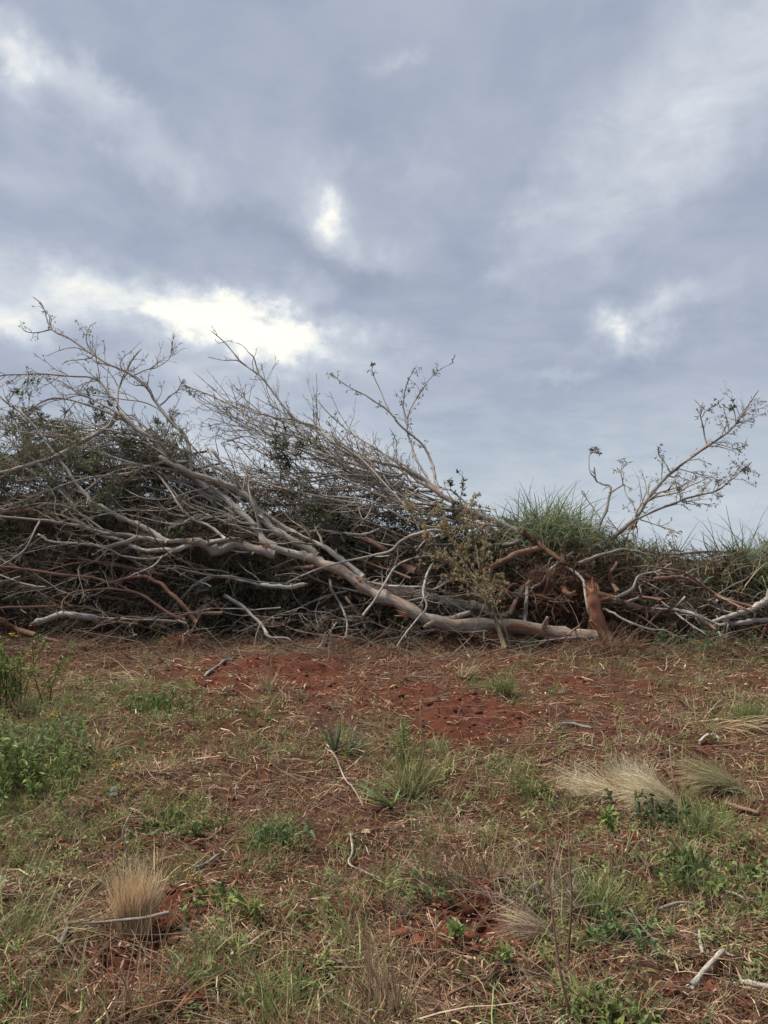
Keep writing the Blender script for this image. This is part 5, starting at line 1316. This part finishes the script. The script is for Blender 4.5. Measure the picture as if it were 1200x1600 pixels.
ground_stick('reddish stick with curl in left middle litter', [(300, 1325), (325, 1315), (345, 1300), (352, 1285)], 6, 4, BARK_RED, lift=.02)
ground_stick('bare brown stick near left middle weeds', [(308, 1362), (328, 1352), (346, 1342)], 6, 5, BARK)

# tall dry stalks standing up
def stalk(label, pix, w0, w1, cols=BARK_RED):
    sp = smooth_line(pix, 5); d0 = gdepth(pix[0][1]); n = len(sp); s = np.linspace(0, 1, n)
    P = np.array([at(px, py, d0 + .12 * s[i] ** 2) for i, (px, py) in enumerate(sp)]); R = (w0 + (w1 - w0) * s) / 2 / F * d0
    P[0, 2] -= .03
    t = empty('dry_stalk', label, 'stalk', P[0], 'thin dry stalks standing in the litter')
    rng = np.random.default_rng(int(pix[0][0]))
    obj('stem', limb_mesh('stem', P, R, 6, P[0], rough=.03), cols, t)
    P1, R1 = grow(P[None], R[None], 5, .12, (.3, .8), .2, 5, .15, .3, .98, rng=rng, rmin=.0012)
    obj('side_stem', mk_mesh('side_stem', *(lambda v, q: (v - P[0], q))(*tubes(P1, R1, 3))), cols, t, kind='stuff')


stalk('tallest dry stalk rising from the bottom edge right of centre', [(893, 1592), (877, 1527), (867, 1460), (858, 1380), (853, 1303)], 5, 2.4)
stalk('straight dry stalk just right of the tallest one', [(886, 1515), (893, 1413), (890, 1347), (888, 1275)], 4.5, 2.2)
stalk('dry stalk pair behind the feathery weed', [(653, 1238), (657, 1197), (663, 1167), (657, 1130), (657, 1095)], 3.6, 1.8)
stalk('thin dry stalk on bare ground left of the grey stick', [(862, 1208), (867, 1160), (870, 1100)], 2.4, 1.4)
stalk('thin dry stalk above the leftmost pale tussock', [(962, 1200), (967, 1160), (972, 1128)], 2.4, 1.4)
stalk('short dark stalk standing in the lower middle', [(662, 1400), (664, 1360), (662, 1325)], 3.2, 2.2, BARK_BROWN)
stalk('dry stalk leaning over the middle weed patch', [(770, 1400), (757, 1350), (735, 1300), (725, 1275)], 3, 1.6)
stalk('thin stalk right of the pale tussocks', [(1055, 1240), (1050, 1205), (1046, 1165)], 2.6, 1.6, STICK)
stalk('two tone dry stalk by bottom middle litter', [(690, 1580), (682, 1500), (681, 1430)], 3, 1.8)
stalk('pale broken stalk at the left middle ground', [(200, 1340), (192, 1300), (205, 1270)], 4, 2.4, STICK)

# ------------------------------------------------------------------ scraps
def scrap(label, px, py, sx, sz_, col, seed):
    rng = np.random.default_rng(seed); c0 = on_ground(px, py); k = 9
    u = np.linspace(-1, 1, k); UU, VV = np.meshgrid(u, u)
    Zs = .55 * (fbm(UU * 1.6 + seed, VV * 1.6, 3, seed) - .35) * 2
    V = np.stack([UU * sx * (1 - .25 * VV), VV * sz_ * .5 + .1 * sx * Zs, .012 + np.maximum((VV + 1) * .5 * sz_ * .9 * (.4 + Zs * .6), 0)], -1)
    ii = (np.arange(k - 1)[:, None] * k + np.arange(k - 1)[None, :]); Q = np.stack([ii, ii + 1, ii + k + 1, ii + k], -1).reshape(-1, 4)
    me = mk_mesh('scrap', V, Q, np.repeat(np.array(col)[None], k * k, 0))
    o = obj('scrap', me, STRAW, label=label, cat='scrap', loc=c0)
    md = o.modifiers.new('thick', 'SOLIDIFY'); md.thickness = .003


scrap('small crumpled dark grey scrap below the lone yellow flower', 180, 1243, .025, .06, (.17, .17, .18), 3)
scrap('whitish scrap half hidden at the left edge of the ground', 2, 1378, .03, .06, (.42, .43, .46), 6)
scrap('tan curled bark flake at the bottom edge right of centre', 668, 1592, .03, .03, (.42, .29, .18), 9)
scrap('pale dead leaf beside the crooked white twig', 572, 1296, .02, .025, (.45, .34, .22), 11)
scrap('small pink brown bark flake by the small hairy tussock', 868, 1515, .02, .025, (.46, .33, .24), 13)

# unlinked prototypes keep their data only
